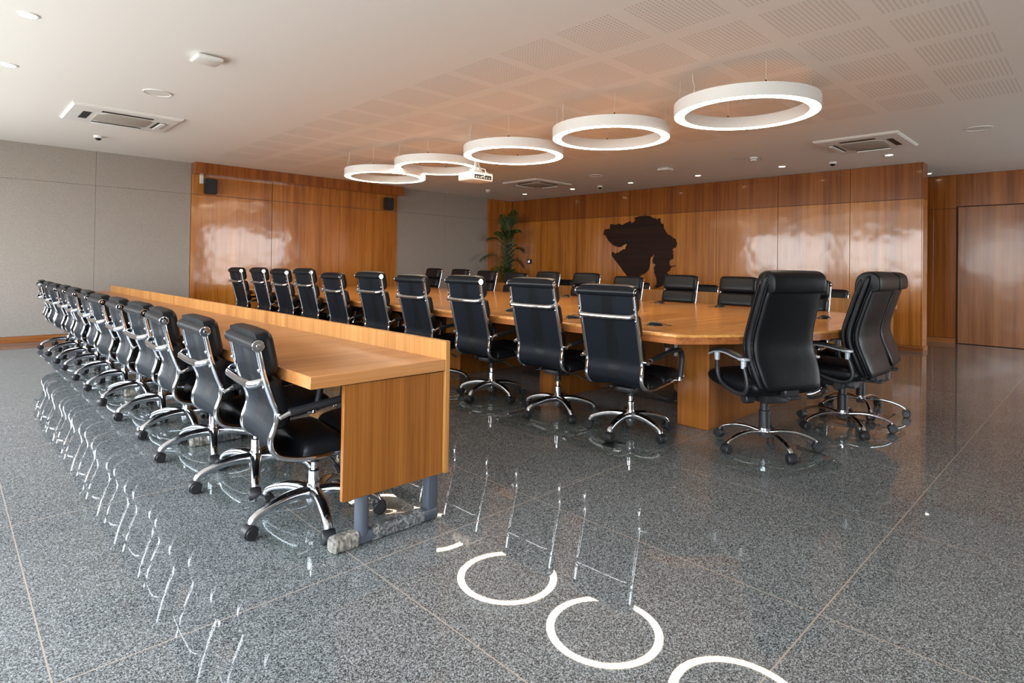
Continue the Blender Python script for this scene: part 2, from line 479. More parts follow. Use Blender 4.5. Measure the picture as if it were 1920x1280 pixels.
class Profile:
    def __init__(self, pts):
        self.p = catmull([(x, 0, z) for x, z in pts], 8)
        self.s = [0.0]
        for a, b in zip(self.p, self.p[1:]): self.s.append(self.s[-1] + (b - a).length)
        self.n = normals(self.p)
        self.L = self.s[-1]
    def at(self, s):
        p, S = self.p, self.s
        if s <= 0:
            d = (p[0] - p[1]).normalized(); return p[0] + d * (-s), self.n[0]
        if s >= self.L:
            d = (p[-1] - p[-2]).normalized(); return p[-1] + d * (s - self.L), self.n[-1]
        for i in range(len(S) - 1):
            if S[i + 1] >= s:
                t = (s - S[i]) / (S[i + 1] - S[i])
                return p[i].lerp(p[i + 1], t), self.n[i].lerp(self.n[i + 1], t).normalized()
    def s_of_z(self, z):
        for i, q in enumerate(self.p):
            if q.z <= z: return self.s[i]

def pad(bm, prof, s0, s1, w, th, base=0.006, nu=12, nv=14):
    """soft cushion lying on the profile between arc lengths s0 and s1"""
    def sp(k, n): return -math.cos(PI * k / n)
    top, bot = [], []
    mid, half = (s0 + s1) / 2, (s1 - s0) / 2
    for i in range(nu + 1):
        a = sp(i, nu); rt, rb = [], []
        for j in range(nv + 1):
            b = sp(j, nv)
            s = mid + half * a * (1 - 0.10 * abs(b) ** 8)
            y = w / 2 * b * (1 - 0.045 * abs(a) ** 6)
            ea = max(0.0, 1 - abs(a) ** 6) ** 0.5; eb = max(0.0, 1 - abs(b) ** 14) ** 0.5
            p, n = prof.at(s)
            h = base + th * (0.30 + 0.70 * ea * eb) * (1 - 0.10 * b * b)
            rt.append(p + n * h + Vector((0, y, 0)))
            rb.append(p + n * base * 0.6 + Vector((0, y, 0)))
        top.append([bm.verts.new(v) for v in rt]); bot.append([bm.verts.new(v) for v in rb])
    for i in range(nu):
        for j in range(nv):
            bm.faces.new((top[i][j], top[i][j + 1], top[i + 1][j + 1], top[i + 1][j]))
            bm.faces.new((bot[i][j], bot[i + 1][j], bot[i + 1][j + 1], bot[i][j + 1]))
    for i in range(nu):
        for j in (0, nv):
            bm.faces.new((top[i][j], top[i + 1][j], bot[i + 1][j], bot[i][j]))
    for j in range(nv):
        for i in (0, nu):
            bm.faces.new((top[i][j], bot[i][j], bot[i][j + 1], top[i][j + 1]))

def caster_mesh(parent, ang, r, h_top):
    """twin-wheel caster under the end of a base leg; built in place"""
    bm = bmesh.new()
    R = 0.029
    cx = r + 0.006
    for y0, y1 in ((-0.030, -0.006), (0.006, 0.030)):
        cyl_y(bm, cx, R, R, y0, y1, 18, 0.006)
    rings = []                                             # hood over the wheels
    for y in (-0.026, -0.02, 0.02, 0.026):
        k = 0.94 if abs(y) > 0.022 else 1.0
        rings.append([Vector((cx + (R + 0.006) * k * math.cos(a), y, R + (R + 0.006) * k * math.sin(a))) for a in [PI * (-0.10 + 1.0 * q / 10) for q in range(11)]])
    loft(bm, rings)
    lathe(bm, [(0.010, 0.05), (0.010, h_top)], 10, r, 0)
    bmesh.ops.rotate(bm, verts=bm.verts, cent=(0, 0, 0), matrix=Matrix.Rotation(ang, 3, 'Z'))
    return finish(bm, 'caster', M['black_plastic'], parent)

def star_base(parent, mat, slim, R=0.30):
    bm = bmesh.new()
    hub = 0.034 if slim else 0.036
    if slim: lathe(bm, [(0.030, 0.075), (0.036, 0.08), (0.036, 0.125), (0.040, 0.128), (0.040, 0.140), (0.030, 0.142)], 18)
    else: lathe(bm, [(0.026, 0.055), (0.030, 0.06), (0.038, 0.10), (0.036, 0.14), (0.029, 0.17)], 18)
    A = [2 * PI * k / 5 for k in range(5)]
    for a in A:
        d = Vector((math.cos(a), math.sin(a), 0))
        if slim:
            prof = [(0.02, 0.110), (0.10, 0.122), (0.18, 0.118), (0.25, 0.098), (0.288, 0.078), (0.300, 0.064)]
            tp = [1.0, 1.0, 1.0, 0.95, 0.9, 0.85]
            ra, rb = 0.016, 0.011
        else:
            prof = [(0.02, 0.128), (0.10, 0.134), (0.18, 0.124), (0.25, 0.104), (0.288, 0.084), (0.300, 0.064)]
            tp = [1.25, 1.12, 0.98, 0.86, 0.80, 0.78]
            ra, rb = 0.025, 0.022
        prof = [(r * R / 0.30, z) for r, z in prof]
        pts = catmull([d * r + Vector((0, 0, z)) for r, z in prof], 3)
        tt = [tp[min(len(tp) - 1, int(i / 3))] * (1 - (i % 3) / 3) + tp[min(len(tp) - 1, int(i / 3) + 1)] * (i % 3) / 3 for i in range(len(pts))]
        tube(bm, pts, ra, rb, 10, taper=tt, squ=2.8)
    o = finish(bm, 'star_base', mat, parent, 50)
    for a in A: caster_mesh(o, a, R, 0.07)
    return o

def task_chair(name, label, group, pts, pads, roll_z, bar_z, arm):
    t = thing(name, label, 'chair', group=group)
    P = Profile(pts)
    S = P.p
    HW = 0.226
    for sg in (-1, 1):                                     # chrome side rails
        bm = bmesh.new()
        rail = [Vector((q.x, sg * HW, q.z)) for q in S]
        tube(bm, rail, 0.0135, 0.012, 8, up=(0, 1, 0) if False else (1, 0, 0.3), squ=3.0)
        for s in (P.s_of_z(bar_z + 0.035), P.s_of_z(bar_z - 0.04)):
            q, n = P.at(s)
            bmesh.ops.create_uvsphere(bm, u_segments=8, v_segments=6, radius=0.009, matrix=Matrix.Translation((q.x - 0.012, sg * HW, q.z)))
        finish(bm, 'side_rail', M['chrome'], t, 50)
    bm = bmesh.new()                                       # leather sling between the rails
    rings = []
    for i, q in enumerate(S):
        n = P.n[i]; k = 0.004
        row = []
        for side in (-1, 1):
            ys = [-0.214 + 0.428 * k / 14 for k in range(15)]
            if side == 1: ys = ys[::-1]
            for y in ys:
                dip = 0.008 * (1 - (y / 0.214) ** 2)
                row.append(q + n * (k * side + dip) + Vector((0, y, 0)))
        rings.append(row)
    loft(bm, rings)
    finish(bm, 'sling', M['sling'], t, 45)
    for nm, s0, s1, th in pads:
        bm = bmesh.new(); pad(bm, P, s0, s1, 0.462, th)
        finish(bm, nm, M['leather'], t, 60)
    # rolled headrest with chrome end caps, rolled seat front
    for nm, q, r in (('headrest_roll', Vector(S[0]), 0.027), ('seat_roll', Vector(S[-1]), 0.02)):
        bm = bmesh.new(); cyl_y(bm, q.x, q.z, r, -0.236, 0.236, 18, 0.004)
        ro = finish(bm, nm, M['leather'], t)
        for sg in (-1, 1):
            bm = bmesh.new()
            cyl_y(bm, q.x, q.z, r * 0.95, min(sg * 0.236, sg * 0.243), max(sg * 0.236, sg * 0.243), 16, 0.002)
            cyl_y(bm, q.x, q.z, r * 0.35, min(sg * 0.24, sg * 0.248), max(sg * 0.24, sg * 0.248), 10, 0.002)
            finish(bm, 'end_cap', M['chrome'], ro)
    # chrome handle bar across the back
    q, n = P.at(P.s_of_z(bar_z))
    b = -n
    w = HW
    raw = [Vector((q.x, -w, q.z)), Vector((q.x, -w, q.z)) + b * 0.03 + Vector((0, 0.004, 0)), Vector((q.x, -w + 0.03, q.z)) + b * 0.055, Vector((q.x, -w + 0.08, q.z)) + b * 0.06,
           Vector((q.x, 0, q.z)) + b * 0.063, Vector((q.x, w - 0.08, q.z)) + b * 0.06, Vector((q.x, w - 0.03, q.z)) + b * 0.055, Vector((q.x, w, q.z)) + b * 0.03 - Vector((0, 0.004, 0)), Vector((q.x, w, q.z))]
    bm = bmesh.new(); tube(bm, catmull(raw, 4), 0.008, 0.016, 10, up=(0.2, 0, 1))
    finish(bm, 'handle_bar', M['chrome'], t, 60)
    # arm loops: chrome brackets and black sleeves
    ax, az = arm
    for sg in (-1, 1):
        y = sg * 0.272
        bm = bmesh.new()
        loop = catmull([(ax + 0.03, y, az + 0.012), (ax + 0.16, y, az + 0.030), (ax + 0.32, y, az + 0.048), (ax + 0.43, y, az + 0.050), (ax + 0.475, y, az + 0.030), (ax + 0.49, y, az - 0.02), (ax + 0.478, y, az - 0.10), (ax + 0.462, y, az - 0.165)], 4)
        tube(bm, loop, 0.016, 0.020, 10, up=(0, 1, 0), squ=2.4)
        a = finish(bm, 'armrest', M['black_satin'], t, 60)
        bm = bmesh.new()
        tube(bm, [(ax - 0.006, sg * 0.222, az), (ax, sg * 0.25, az), (ax + 0.006, sg * 0.272, az + 0.002)], 0.010, 0.010, 8)
        tube(bm, [(ax - 0.01, y, az - 0.004), (ax + 0.02, y, az + 0.008), (ax + 0.055, y, az + 0.016)], 0.015, 0.012, 8)
        finish(bm, 'arm_bracket', M['chrome'], a, 60)
        bm = bmesh.new()
        tube(bm, [(ax + 0.46, y, az - 0.155), (ax + 0.455, y, az - 0.178)], 0.016, 0.016, 8)
        tube(bm, [(ax + 0.455, y, az - 0.176), (ax + 0.453, sg * 0.225, az - 0.178)], 0.010, 0.010, 8)
        finish(bm, 'arm_foot', M['chrome'], a, 60)
    # tilt mechanism with its levers
    bm = bmesh.new()
    box(bm, -0.10, 0.13, -0.075, 0.075, 0.315, 0.352, 0.01, 2)
    box(bm, -0.13, 0.16, -0.10, -0.075, 0.342, 0.362, 0.004, 1)
    box(bm, -0.13, 0.16, 0.075, 0.10, 0.342, 0.362, 0.004, 1)
    lathe(bm, [(0.03, 0.285), (0.036, 0.30), (0.036, 0.32)], 14, 0.10, 0)
    me = finish(bm, 'tilt_mechanism', M['black_plastic'], t)
    for yy, x in ((-0.27, 0.02), (0.26, 0.06)):
        bm = bmesh.new()
        tube(bm, [(x, math.copysign(0.05, yy), 0.328), (x, yy * 0.7, 0.318), (x - 0.01, yy, 0.305)], 0.005, 0.005, 6)
        tube(bm, [(x - 0.006, yy * 0.86, 0.311), (x - 0.012, yy * 1.08, 0.30)], 0.014, 0.006, 8)
        finish(bm, 'lever', M['black_plastic'], me)
    bm = bmesh.new()
    lathe(bm, [(0.024, 0.27), (0.024, 0.318)], 16)
    gl = finish(bm, 'gas_lift', M['black_plastic'], t)
    bm = bmesh.new()
    lathe(bm, [(0.015, 0.225), (0.015, 0.272)], 14)
    lathe(bm, [(0.021, 0.052), (0.027, 0.056), (0.027, 0.228), (0.022, 0.234)], 18)
    finish(bm, 'chrome_sleeve', M['chrome'], gl)
    star_base(t, M['alu'], False)
    return t

LOW = [(-0.330, 0.868), (-0.300, 0.735), (-0.268, 0.638), (-0.246, 0.578), (-0.252, 0.525), (-0.268, 0.472), (-0.262, 0.425), (-0.225, 0.388), (-0.13, 0.365), (0.0, 0.366), (0.14, 0.380), (0.27, 0.398), (0.36, 0.408)]
HIGH = [(-0.352, 1.052), (-0.318, 0.90), (-0.275, 0.735), (-0.240, 0.60), (-0.232, 0.545), (-0.240, 0.485), (-0.234, 0.43), (-0.20, 0.392), (-0.125, 0.369), (0.0, 0.372), (0.14, 0.384), (0.27, 0.400), (0.36, 0.408)]
pl, ph = Profile(LOW), Profile(HIGH)
sl = pl.s_of_z(0.374)
low_pads = [('top_cushion', -0.055, 0.150, 0.078), ('back_cushion', 0.154, 0.375, 0.070), ('seat_cushion', sl + 0.03, sl + 0.25, 0.068), ('seat_cushion', sl + 0.254, pl.L - 0.01, 0.068)]
sh = ph.s_of_z(0.378)
high_pads = [('top_cushion', -0.045, 0.158, 0.088), ('back_cushion', 0.162, 0.335, 0.084), ('back_cushion', 0.339, 0.51, 0.078), ('back_cushion', 0.514, 0.64, 0.06), ('seat_cushion', sh + 0.03, sh + 0.25, 0.068), ('seat_cushion', sh + 0.254, ph.L - 0.01, 0.068)]

ZM = 0.003
Y_FRONT = [2.66, 3.34, 4.02, 4.66, 5.28, 5.96, 6.66, 7.33, 8.02, 8.64, 9.32, 10.0]
low = None
for i, y in enumerate(Y_FRONT):
    lab = ('low-back black leather swivel chair at the front desk, nearest to the camera' if i == 0 else
           'low-back black swivel chair at the front desk, %s from its near end' % (ORD[i] if i < 11 else 'farthest'))
    rz = math.radians([-6, -3, -4, 0, -2, 1, -2, 0, -1, 2, 0, -3][i])
    sp = math.radians([262, 252, 258, 266, 261, 270, 264, 268, 262, 270, 265, 260][i])
    if low is None:
        low = task_chair('office_chair', lab, 'low-back chairs along the front desk', LOW, low_pads, 0.868, 0.735, (-0.238, 0.572))
        low.location = (1.295, y, ZM); low.rotation_euler = (0, 0, rz)
        for c in low.children:
            if c.name.startswith('star_base'): c.rotation_euler = (0, 0, sp)
    else:
        dup(low, (1.28 + [0, .0, -.01, 0.01, 0, -.01, .01, 0, 0.01, -.01, .0, 0.0][i], y, ZM), rz, lab, sp)
for i, (y, rz) in enumerate(((3.02, 178), (5.07, 182), (6.46, 180), (8.35, 179))):
    r = dup(low, (9.47, y, 0), math.radians(rz), 'low-back black chair behind the rear desk, only its top showing, %s from the right' % ['first', 'second', 'third', 'fourth'][i], math.radians(82))
    r['group'] = 'low-back chairs along the rear desk'

Y_NEAR = [2.48, 3.19, 4.00, 4.83, 5.62, 6.45, 7.22, 7.96, 8.72, 9.61]
DZ_N = [-0.008, 0.012, 0.012, 0.0, 0.018, -0.010, 0.03, 0.014, 0.022, 0.012]
high = None
def shift_seat(root, dz):
    for c in root.children:
        if not c.name.startswith('star_base') and not c.name.startswith('gas_lift'): c.location.z += dz
for i, y in enumerate(Y_NEAR):
    lab = ('high-back black leather chair at the conference table near side, next to the table corner' if i == 0 else
           'high-back black chair on the near side of the conference table, %s from the right' % (ORD[i] if i < 9 else 'farthest'))
    rz = math.radians([3, 2, -1, 0, 2, -1, 0, 1, 0, 1][i])
    sp = math.radians([255, 240, 262, 250, 262, 255, 250, 262, 255, 250][i])
    if high is None:
        high = task_chair('office_chair', lab, 'high-back chairs on the near side of the conference table', HIGH, high_pads, 1.052, 0.905, (-0.228, 0.575))
        high.name = 'conference_chair'
        high.location = (3.66, y, ZM); high.rotation_euler = (0, 0, rz)
        for c in high.children:
            if c.name.startswith('star_base'): c.rotation_euler = (0, 0, sp)
        r = high
    else:
        r = dup(high, (3.66, y, ZM), rz, lab, sp)
    if i: shift_seat(r, DZ_N[i] - DZ_N[0])
Y_FAR = [2.385, 3.20, 3.965, 4.79, 5.535, 6.33, 7.045, 7.79, 8.53, 9.37]
DZ_F = [0.005, 0.016, 0.02, -0.018, 0.016, 0.022, -0.012, 0.012, 0.03, 0.034]
for i, y in enumerate(Y_FAR):
    lab = 'high-back black chair facing the camera across the conference table, %s from the right' % ('first' if i == 0 else ORD[i] if i < 9 else 'farthest')
    r = dup(high, (6.66, y, 0), PI + math.radians([2, -2, 1, 0, 2, -1, 2, 0, 0, -3][i]), lab, math.radians(75))
    r['group'] = 'high-back chairs on the far side of the conference table'
    shift_seat(r, DZ_F[i] - DZ_N[0] - 0.004)
shift_seat(high, DZ_N[0])

# ---- executive chairs at the head of the table
def smooth(zs, vals, z):
    """smooth curve through the given values (monotone parameter, Catmull-Rom slopes)"""
    if z <= zs[0]: return vals[0]
    if z >= zs[-1]: return vals[-1]
    i = max(k for k in range(len(zs) - 1) if zs[k] <= z)
    def slope(k):
        a, b = max(0, k - 1), min(len(zs) - 1, k + 1)
        return (vals[b] - vals[a]) / (zs[b] - zs[a])
    h = zs[i + 1] - zs[i]; t = (z - zs[i]) / h
    return ((2 * t ** 3 - 3 * t * t + 1) * vals[i] + (t ** 3 - 2 * t * t + t) * h * slope(i)
            + (-2 * t ** 3 + 3 * t * t) * vals[i + 1] + (t ** 3 - t * t) * h * slope(i + 1))
BZ = [0.43, 0.55, 0.73, 0.95, 1.12, 1.20]
BX = [-0.280, -0.240, -0.185, -0.235, -0.288, -0.308]      # rear line
def slab(bm, zs, off0, off1, width, rnd, n=28, squ=3.2, e_end=0.05):
    """padded back slice between offsets from the rear line"""
    rings = []
    m = len(zs)
    for i, z in enumerate(zs):
        x0 = smooth(BZ, BX, z) + off0; x1 = smooth(BZ, BX, z) + off1
        w = width(z)
        k = 1.0
        d = min(i, m - 1 - i)
        if d == 0: k = 0.35
        elif d == 1: k = 0.80
        elif d == 2: k = 0.95
        cx, hx = (x0 + x1) / 2, (x1 - x0) / 2
        ring = []
        for j in range(n):
            a = 2 * PI * j / n
            ca, sa = math.cos(a), math.sin(a); e = 2 / squ
            ring.append(Vector((cx + hx * k * math.copysign(abs(ca) ** e, ca), w / 2 * (0.82 + 0.18 * k) * math.copysign(abs(sa) ** (2 / 5.0), sa), z)))
        rings.append(ring)
    loft(bm, rings)
def zlist(a, b, n=22):
    return [a, a + 0.012, a + 0.035] + [a + 0.035 + (b - a - 0.07) * k / (n - 1) for k in range(1, n - 1)] + [b - 0.035, b - 0.012, b]

def exec_chair(label):
    t = thing('executive_chair', label, 'chair', group='executive chairs at the head of the table')
    w1 = lambda z: smooth([0.43, 0.60, 0.85, 1.15], [0.47, 0.52, 0.49, 0.455], z)
    bm = bmesh.new(); slab(bm, zlist(0.435, 1.190), 0.030, 0.098, w1, 0)
    finish(bm, 'backrest', M['leather_exec'], t, 60)
    bm = bmesh.new(); slab(bm, zlist(0.44, 1.17), 0.082, 0.130, lambda z: w1(z) - 0.02, 0)
    finish(bm, 'back_cushion', M['leather_exec'], t, 60)
    bm = bmesh.new(); slab(bm, zlist(0.445, 1.10), -0.008, 0.045, lambda z: w1(z) - 0.035, 0)
    finish(bm, 'rear_panel', M['leather_exec'], t, 60)
    # piping along both side seams
    for sg in (-1, 1):
        for off, dw in ((0.032, 0.016), (0.090, 0.004)):
            bm = bmesh.new()
            pts = [Vector((smooth(BZ, BX, z) + off, sg * (w1(z) / 2 - dw), z)) for z in [0.46 + 0.66 * k / 24 for k in range(25)]]
            tube(bm, pts, 0.0045, 0.0045, 6)
            finish(bm, 'piping', M['leather_exec'], t, 60)
    # rolled pillow over the top
    bm = bmesh.new()
    hx = smooth(BZ, BX, 1.14)
    prof = catmull([(hx + q[0], 0, q[1]) for q in [(-0.010, 1.070), (-0.020, 1.085), (-0.022, 1.135), (-0.012, 1.176), (0.018, 1.202), (0.06, 1.210), (0.105, 1.198), (0.138, 1.160), (0.150, 1.09), (0.152, 1.00), (0.146, 0.94), (0.11, 0.935), (0.07, 1.0), (0.03, 1.06)]], 3)
    c = Vector((hx + 0.06, 0, 1.10))
    rings = []
    for y, k in ((-0.210, 0.86), (-0.207, 0.94), (-0.20, 0.98), (-0.185, 1.0), (-0.1, 1.015), (0, 1.02), (0.1, 1.015), (0.185, 1.0), (0.20, 0.98), (0.207, 0.94), (0.210, 0.86)):
        rings.append([Vector((c.x + (p.x - c.x) * k, y, c.z + (p.z - c.z) * k)) for p in prof])
    loft(bm, rings)
    finish(bm, 'headrest', M['leather_exec'], t, 60)
    # seat
    bm = bmesh.new()
    rings = []
    for x, z0, z1, w in ((-0.20, 0.42, 0.47, 0.46), (-0.18, 0.40, 0.50, 0.50), (-0.10, 0.385, 0.508, 0.52), (0.0, 0.38, 0.51, 0.53), (0.12, 0.385, 0.515, 0.53), (0.22, 0.395, 0.520, 0.52), (0.275, 0.41, 0.512, 0.50), (0.30, 0.43, 0.495, 0.47)):
        cz, hz = (z0 + z1) / 2, (z1 - z0) / 2
        rings.append([Vector((x, w / 2 * math.copysign(abs(math.cos(a)) ** 0.4, math.cos(a)), cz + hz * math.copysign(abs(math.sin(a)) ** 0.7, math.sin(a)))) for a in [2 * PI * k / 28 for k in range(28)]])
    loft(bm, rings)
    finish(bm, 'seat', M['leather_exec'], t, 60)
    for sg in (-1, 1):
        y = sg * 0.285
        bm = bmesh.new()
        tube(bm, catmull([(-0.13, y, 0.640), (-0.06, y, 0.652), (0.04, y, 0.668), (0.13, y, 0.662), (0.19, y, 0.640)], 4), 0.024, 0.012, 10, squ=2.5)
        a = finish(bm, 'armrest', M['black_satin'], t, 60)
        bm = bmesh.new()
        tube(bm, catmull([(-0.14, y, 0.628), (-0.06, y, 0.638), (0.04, y, 0.653), (0.13, y, 0.648), (0.205, y, 0.622)], 4), 0.026, 0.006, 10, squ=3)
        box(bm, -0.165, -0.095, y - 0.026, y + 0.026, 0.622, 0.640, 0.004, 1)
        lathe(bm, [(0.017, 0.572), (0.018, 0.628)], 12, -0.13, y)
        lathe(bm, [(0.016, 0.59), (0.020, 0.645)], 12, 0.135, y)
        finish(bm, 'arm_trim', M['silver'], a, 50)
        bm = bmesh.new()
        tube(bm, catmull([(-0.13, y, 0.59), (-0.155, y, 0.52), (-0.165, y, 0.46), (-0.14, y, 0.415), (-0.08, y, 0.402), (0.02, y, 0.42), (0.09, y, 0.45), (0.13, y, 0.51), (0.135, y, 0.60)], 4), 0.014, 0.012, 10, up=(0, 1, 0), squ=2.6)
        tube(bm, [(-0.06, y, 0.41), (-0.06, sg * 0.12, 0.392)], 0.014, 0.008, 8)
        finish(bm, 'arm_support', M['black_plastic'], a, 60)
    bm = bmesh.new()
    box(bm, -0.12, 0.12, -0.09, 0.09, 0.325, 0.385, 0.012, 2)
    box(bm, -0.275, -0.08, -0.05, 0.05, 0.385, 0.405, 0.006, 1)
    box(bm, -0.25, -0.20, -0.06, 0.06, 0.395, 0.46, 0.01, 1)
    me = finish(bm, 'tilt_mechanism', M['black_plastic'], t)
    bm = bmesh.new()
    cyl_y(bm, -0.03, 0.352, 0.034, 0.13, 0.20, 14, 0.006); cyl_y(bm, -0.03, 0.352, 0.008, 0.05, 0.14, 8)
    finish(bm, 'tension_knob', M['black_plastic'], me)
    bm = bmesh.new()
    lathe(bm, [(0.036, 0.14), (0.036, 0.255), (0.033, 0.258), (0.029, 0.26), (0.029, 0.315), (0.024, 0.318), (0.024, 0.33)], 20)
    finish(bm, 'gas_lift', M['black_plastic'], t)
    star_base(t, M['chrome'], True, 0.325)
    return t
ex = exec_chair('high-back black executive chair with padded back, left of the three at the table head')
ex.location = (4.04, 1.655, ZM); ex.rotation_euler = (0, 0, math.radians(64))
for c in ex.children:
    if c.name.startswith('star_base'): c.rotation_euler = (0, 0, math.radians(95))
dup(ex, (5.02, 1.458, ZM), math.radians(87), 'high-back black executive chair seen from the side, middle of the three at the table head', math.radians(62))
dup(ex, (5.74, 1.525, 0), math.radians(95), 'executive chair mostly hidden behind the middle one, rightmost of the three at the table head', math.radians(40))

# ------------------------------------------------------------------ conference table
def arc_outline(x0, x1, ys, sag, yn, sag2, inset=0.0, n=36):
    """long straight sides x0/x1 from ys to yn with bowed ends"""
    pts = []
    hw = (x1 - x0) / 2; cx = (x0 + x1) / 2
    R = (hw * hw + sag * sag) / (2 * sag); cyn = ys - sag + R
    R2 = (hw * hw + sag2 * sag2) / (2 * sag2); cyf = yn + sag2 - R2
    for k in range(n + 1):
        x = x0 + (x1 - x0) * k / n
        pts.append((x, cyn - math.sqrt(max(0, R * R - (x - cx) ** 2))))
    for k in range(n + 1):
        x = x1 - (x1 - x0) * k / n
        pts.append((x, cyf + math.sqrt(max(0, R2 * R2 - (x - cx) ** 2))))
    if inset:
        c = ((x0 + x1) / 2, (ys + yn) / 2)
        pts = [(p[0] + math.copysign(inset, c[0] - p[0]) * (1 if abs(c[0] - p[0]) > 0.1 else 0), p[1] + math.copysign(inset, c[1] - p[1])) for p in pts]
    return pts
tb = thing('conference_table', 'long teak conference table with bowed end and slab pedestals', 'table', (5.16, 5.9, 0))
def tp(name, mat, z0, z1, inset, bev):
    o = arc_outline(3.52, 6.90, 2.03, 0.62, 9.82, 0.60, inset)
    bm = bmesh.new()
    loft(bm, [[Vector((x - 5.16, y - 5.9, z + 0.010)) for x, y in o] for z in (z0, z1)])
    if bev:
        es = [e for e in bm.edges if len(e.link_faces) == 2 and max(len(f.verts) for f in e.link_faces) > 10 and min(len(f.verts) for f in e.link_faces) == 4 and e.verts[0].co.z > z1 + 0.0099]
        bmesh.ops.bevel(bm, geom=es, offset=bev, segments=3, affect='EDGES', profile=0.5)
    return finish(bm, name, mat, tb, 35)
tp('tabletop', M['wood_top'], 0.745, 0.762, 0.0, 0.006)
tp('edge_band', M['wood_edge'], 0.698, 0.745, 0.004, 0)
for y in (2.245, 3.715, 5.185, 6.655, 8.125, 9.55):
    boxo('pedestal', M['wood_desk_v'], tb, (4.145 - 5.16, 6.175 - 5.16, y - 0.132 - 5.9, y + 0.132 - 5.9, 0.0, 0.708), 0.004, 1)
    boxo('spine_panel', M['wood_desk_v'], tb, (5.11 - 5.16, 5.21 - 5.16, y + 0.133 - 5.9, y + 1.337 - 5.9 if y < 9 else y + 0.4 - 5.9, 0.10, 0.697), 0.003, 1) if y < 9 else None

# ------------------------------------------------------------------ long desks with an upstand
def desk(name, label, cx, y0, y1, mirror):
    """top x -0.34..0.34, upstand at +0.34..0.365; chairs sit at -x"""
    t = thing(name, label, 'desk', (cx, (y0 + y1) / 2, 0), PI if mirror else 0)
    h = (y1 - y0) / 2
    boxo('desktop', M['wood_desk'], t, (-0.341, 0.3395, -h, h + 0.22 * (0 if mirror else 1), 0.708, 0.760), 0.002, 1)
    boxo('upstand', M['wood_upstand_lit'], t, (0.340, 0.366, -h - 0.004, h, 0.215, 0.850), 0.002, 1)
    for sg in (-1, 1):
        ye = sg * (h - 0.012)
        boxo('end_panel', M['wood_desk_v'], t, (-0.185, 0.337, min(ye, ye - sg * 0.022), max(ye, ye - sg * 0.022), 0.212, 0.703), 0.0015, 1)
    n = 5
    for k in range(n):
        y = -h + 0.045 + (2 * h - 0.09) * k / (n - 1)
        if mirror: y = -y
        bm = bmesh.new()
        box(bm, -0.205, 0.325, y - 0.026, y + 0.026, 0.004, 0.054, 0.006, 2)
        box(bm, 0.268, 0.322, y - 0.026, y + 0.026, 0.05, 0.704, 0.005, 2)
        lathe(bm, [(0.031, 0.04), (0.031, 0.704)], 20, -0.075, y)
        box(bm, -0.12, 0.30, y - 0.024, y + 0.024, 0.664, 0.706, 0.004, 1)
        fr = finish(bm, 'leg_frame', M['steel_grey'], t)
        if not mirror:
            r = random.Random(k)
            bm = bmesh.new()                                   # crumpled protective wrap left on the foot bar
            rings = []
            for i in range(23):
                x = -0.03 + 0.27 * i / 22
                rings.append([Vector((x, y + math.copysign(abs(math.cos(a)) ** 0.5, math.cos(a)) * (0.029 + 0.004 * r.random()), max(0.0015, 0.029 + math.copysign(abs(math.sin(a)) ** 0.5, math.sin(a)) * (0.028 + 0.004 * r.random())))) for a in [2 * PI * (j + .5) / 14 for j in range(14)]])
            loft(bm, rings)
            finish(bm, 'plastic_wrap', M['wrap'], fr, 25)
            bm = bmesh.new()
            rings = []
            for i in range(15):
                x = -0.218 + 0.115 * i / 14
                k2 = 0.8 if i == 0 else 1
                rings.append([Vector((x, y + math.copysign(abs(math.cos(a)) ** 0.55, math.cos(a)) * (0.031 + 0.008 * r.random()) * k2, max(0.0015, 0.030 + math.copysign(abs(math.sin(a)) ** 0.55, math.sin(a)) * (0.030 + 0.006 * r.random()) * k2))) for a in [2 * PI * (j + .5) / 14 for j in range(14)]])
            loft(bm, rings)
            finish(bm, 'torn_tape', M['tape'], fr, 20)
    return t
desk('front_desk', 'long teak desk with raised upstand in the left foreground, low-back chairs along it', 1.411, 2.245, 10.05, False)
desk('rear_desk', 'long teak desk with raised upstand in front of the map wall', 8.93, 2.03, 10.0, True)

# ------------------------------------------------------------------ clear floor mats
def mat_obj(cx, cy, rz, lab, first=[None]):
    if first[0] is None:
        bm = bmesh.new()
        def outline(s):
            o = []
            hx, hy, r = 0.40 * s, 0.37 * s, 0.20
            for qx, qy, a0 in ((1, 1, 0), (-1, 1, PI / 2), (-1, -1, PI), (1, -1, 1.5 * PI)):
                for k in range(9):
                    a = a0 + PI / 2 * k / 8
                    o.append((qx * (hx - r) + r * math.cos(a), qy * (hy - r) + r * math.sin(a)))
            return o
        a, b = outline(1.0), outline(0.99)
        loft(bm, [[Vector((x, y, 0.0004)) for x, y in a], [Vector((x, y, 0.0014)) for x, y in a], [Vector((x, y, 0.003)) for x, y in b]])
        o = finish(bm, 'floor_mat', M['clear_mat'], None, 30)
        first[0] = o
        tag(o, lab, 'floor mat', 'clear mats under the chairs')
    else:
        o = first[0].copy(); col.objects.link(o); o['label'] = lab
    o.location = (cx, cy, 0); o.rotation_euler = (0, 0, rz)
for i in range(8):
    mat_obj(1.42, Y_FRONT[i] - 0.06, 0, 'clear plastic floor mat under the front desk chair, %s from the near end' % ORD[i])
for i in range(4):
    mat_obj(3.50, Y_NEAR[i] - 0.08, 0, 'clear plastic floor mat under the near-side conference chair, %s from the right' % ('first' if i == 0 else ORD[i]))
mat_obj(3.88, 1.60, math.radians(-24), 'clear plastic floor mat under the left executive chair')
mat_obj(4.98, 1.46, math.radians(-6), 'clear plastic floor mat under the middle executive chair')
# dark socket lid let into the floor
fb = boxo('floor_socket', M['black_plastic'], None, (3.262, 3.425, 2.348, 2.456, 0.0, 0.0003))
tag(fb, 'dark rectangular socket lid in the floor under the corner conference chair', 'floor socket')

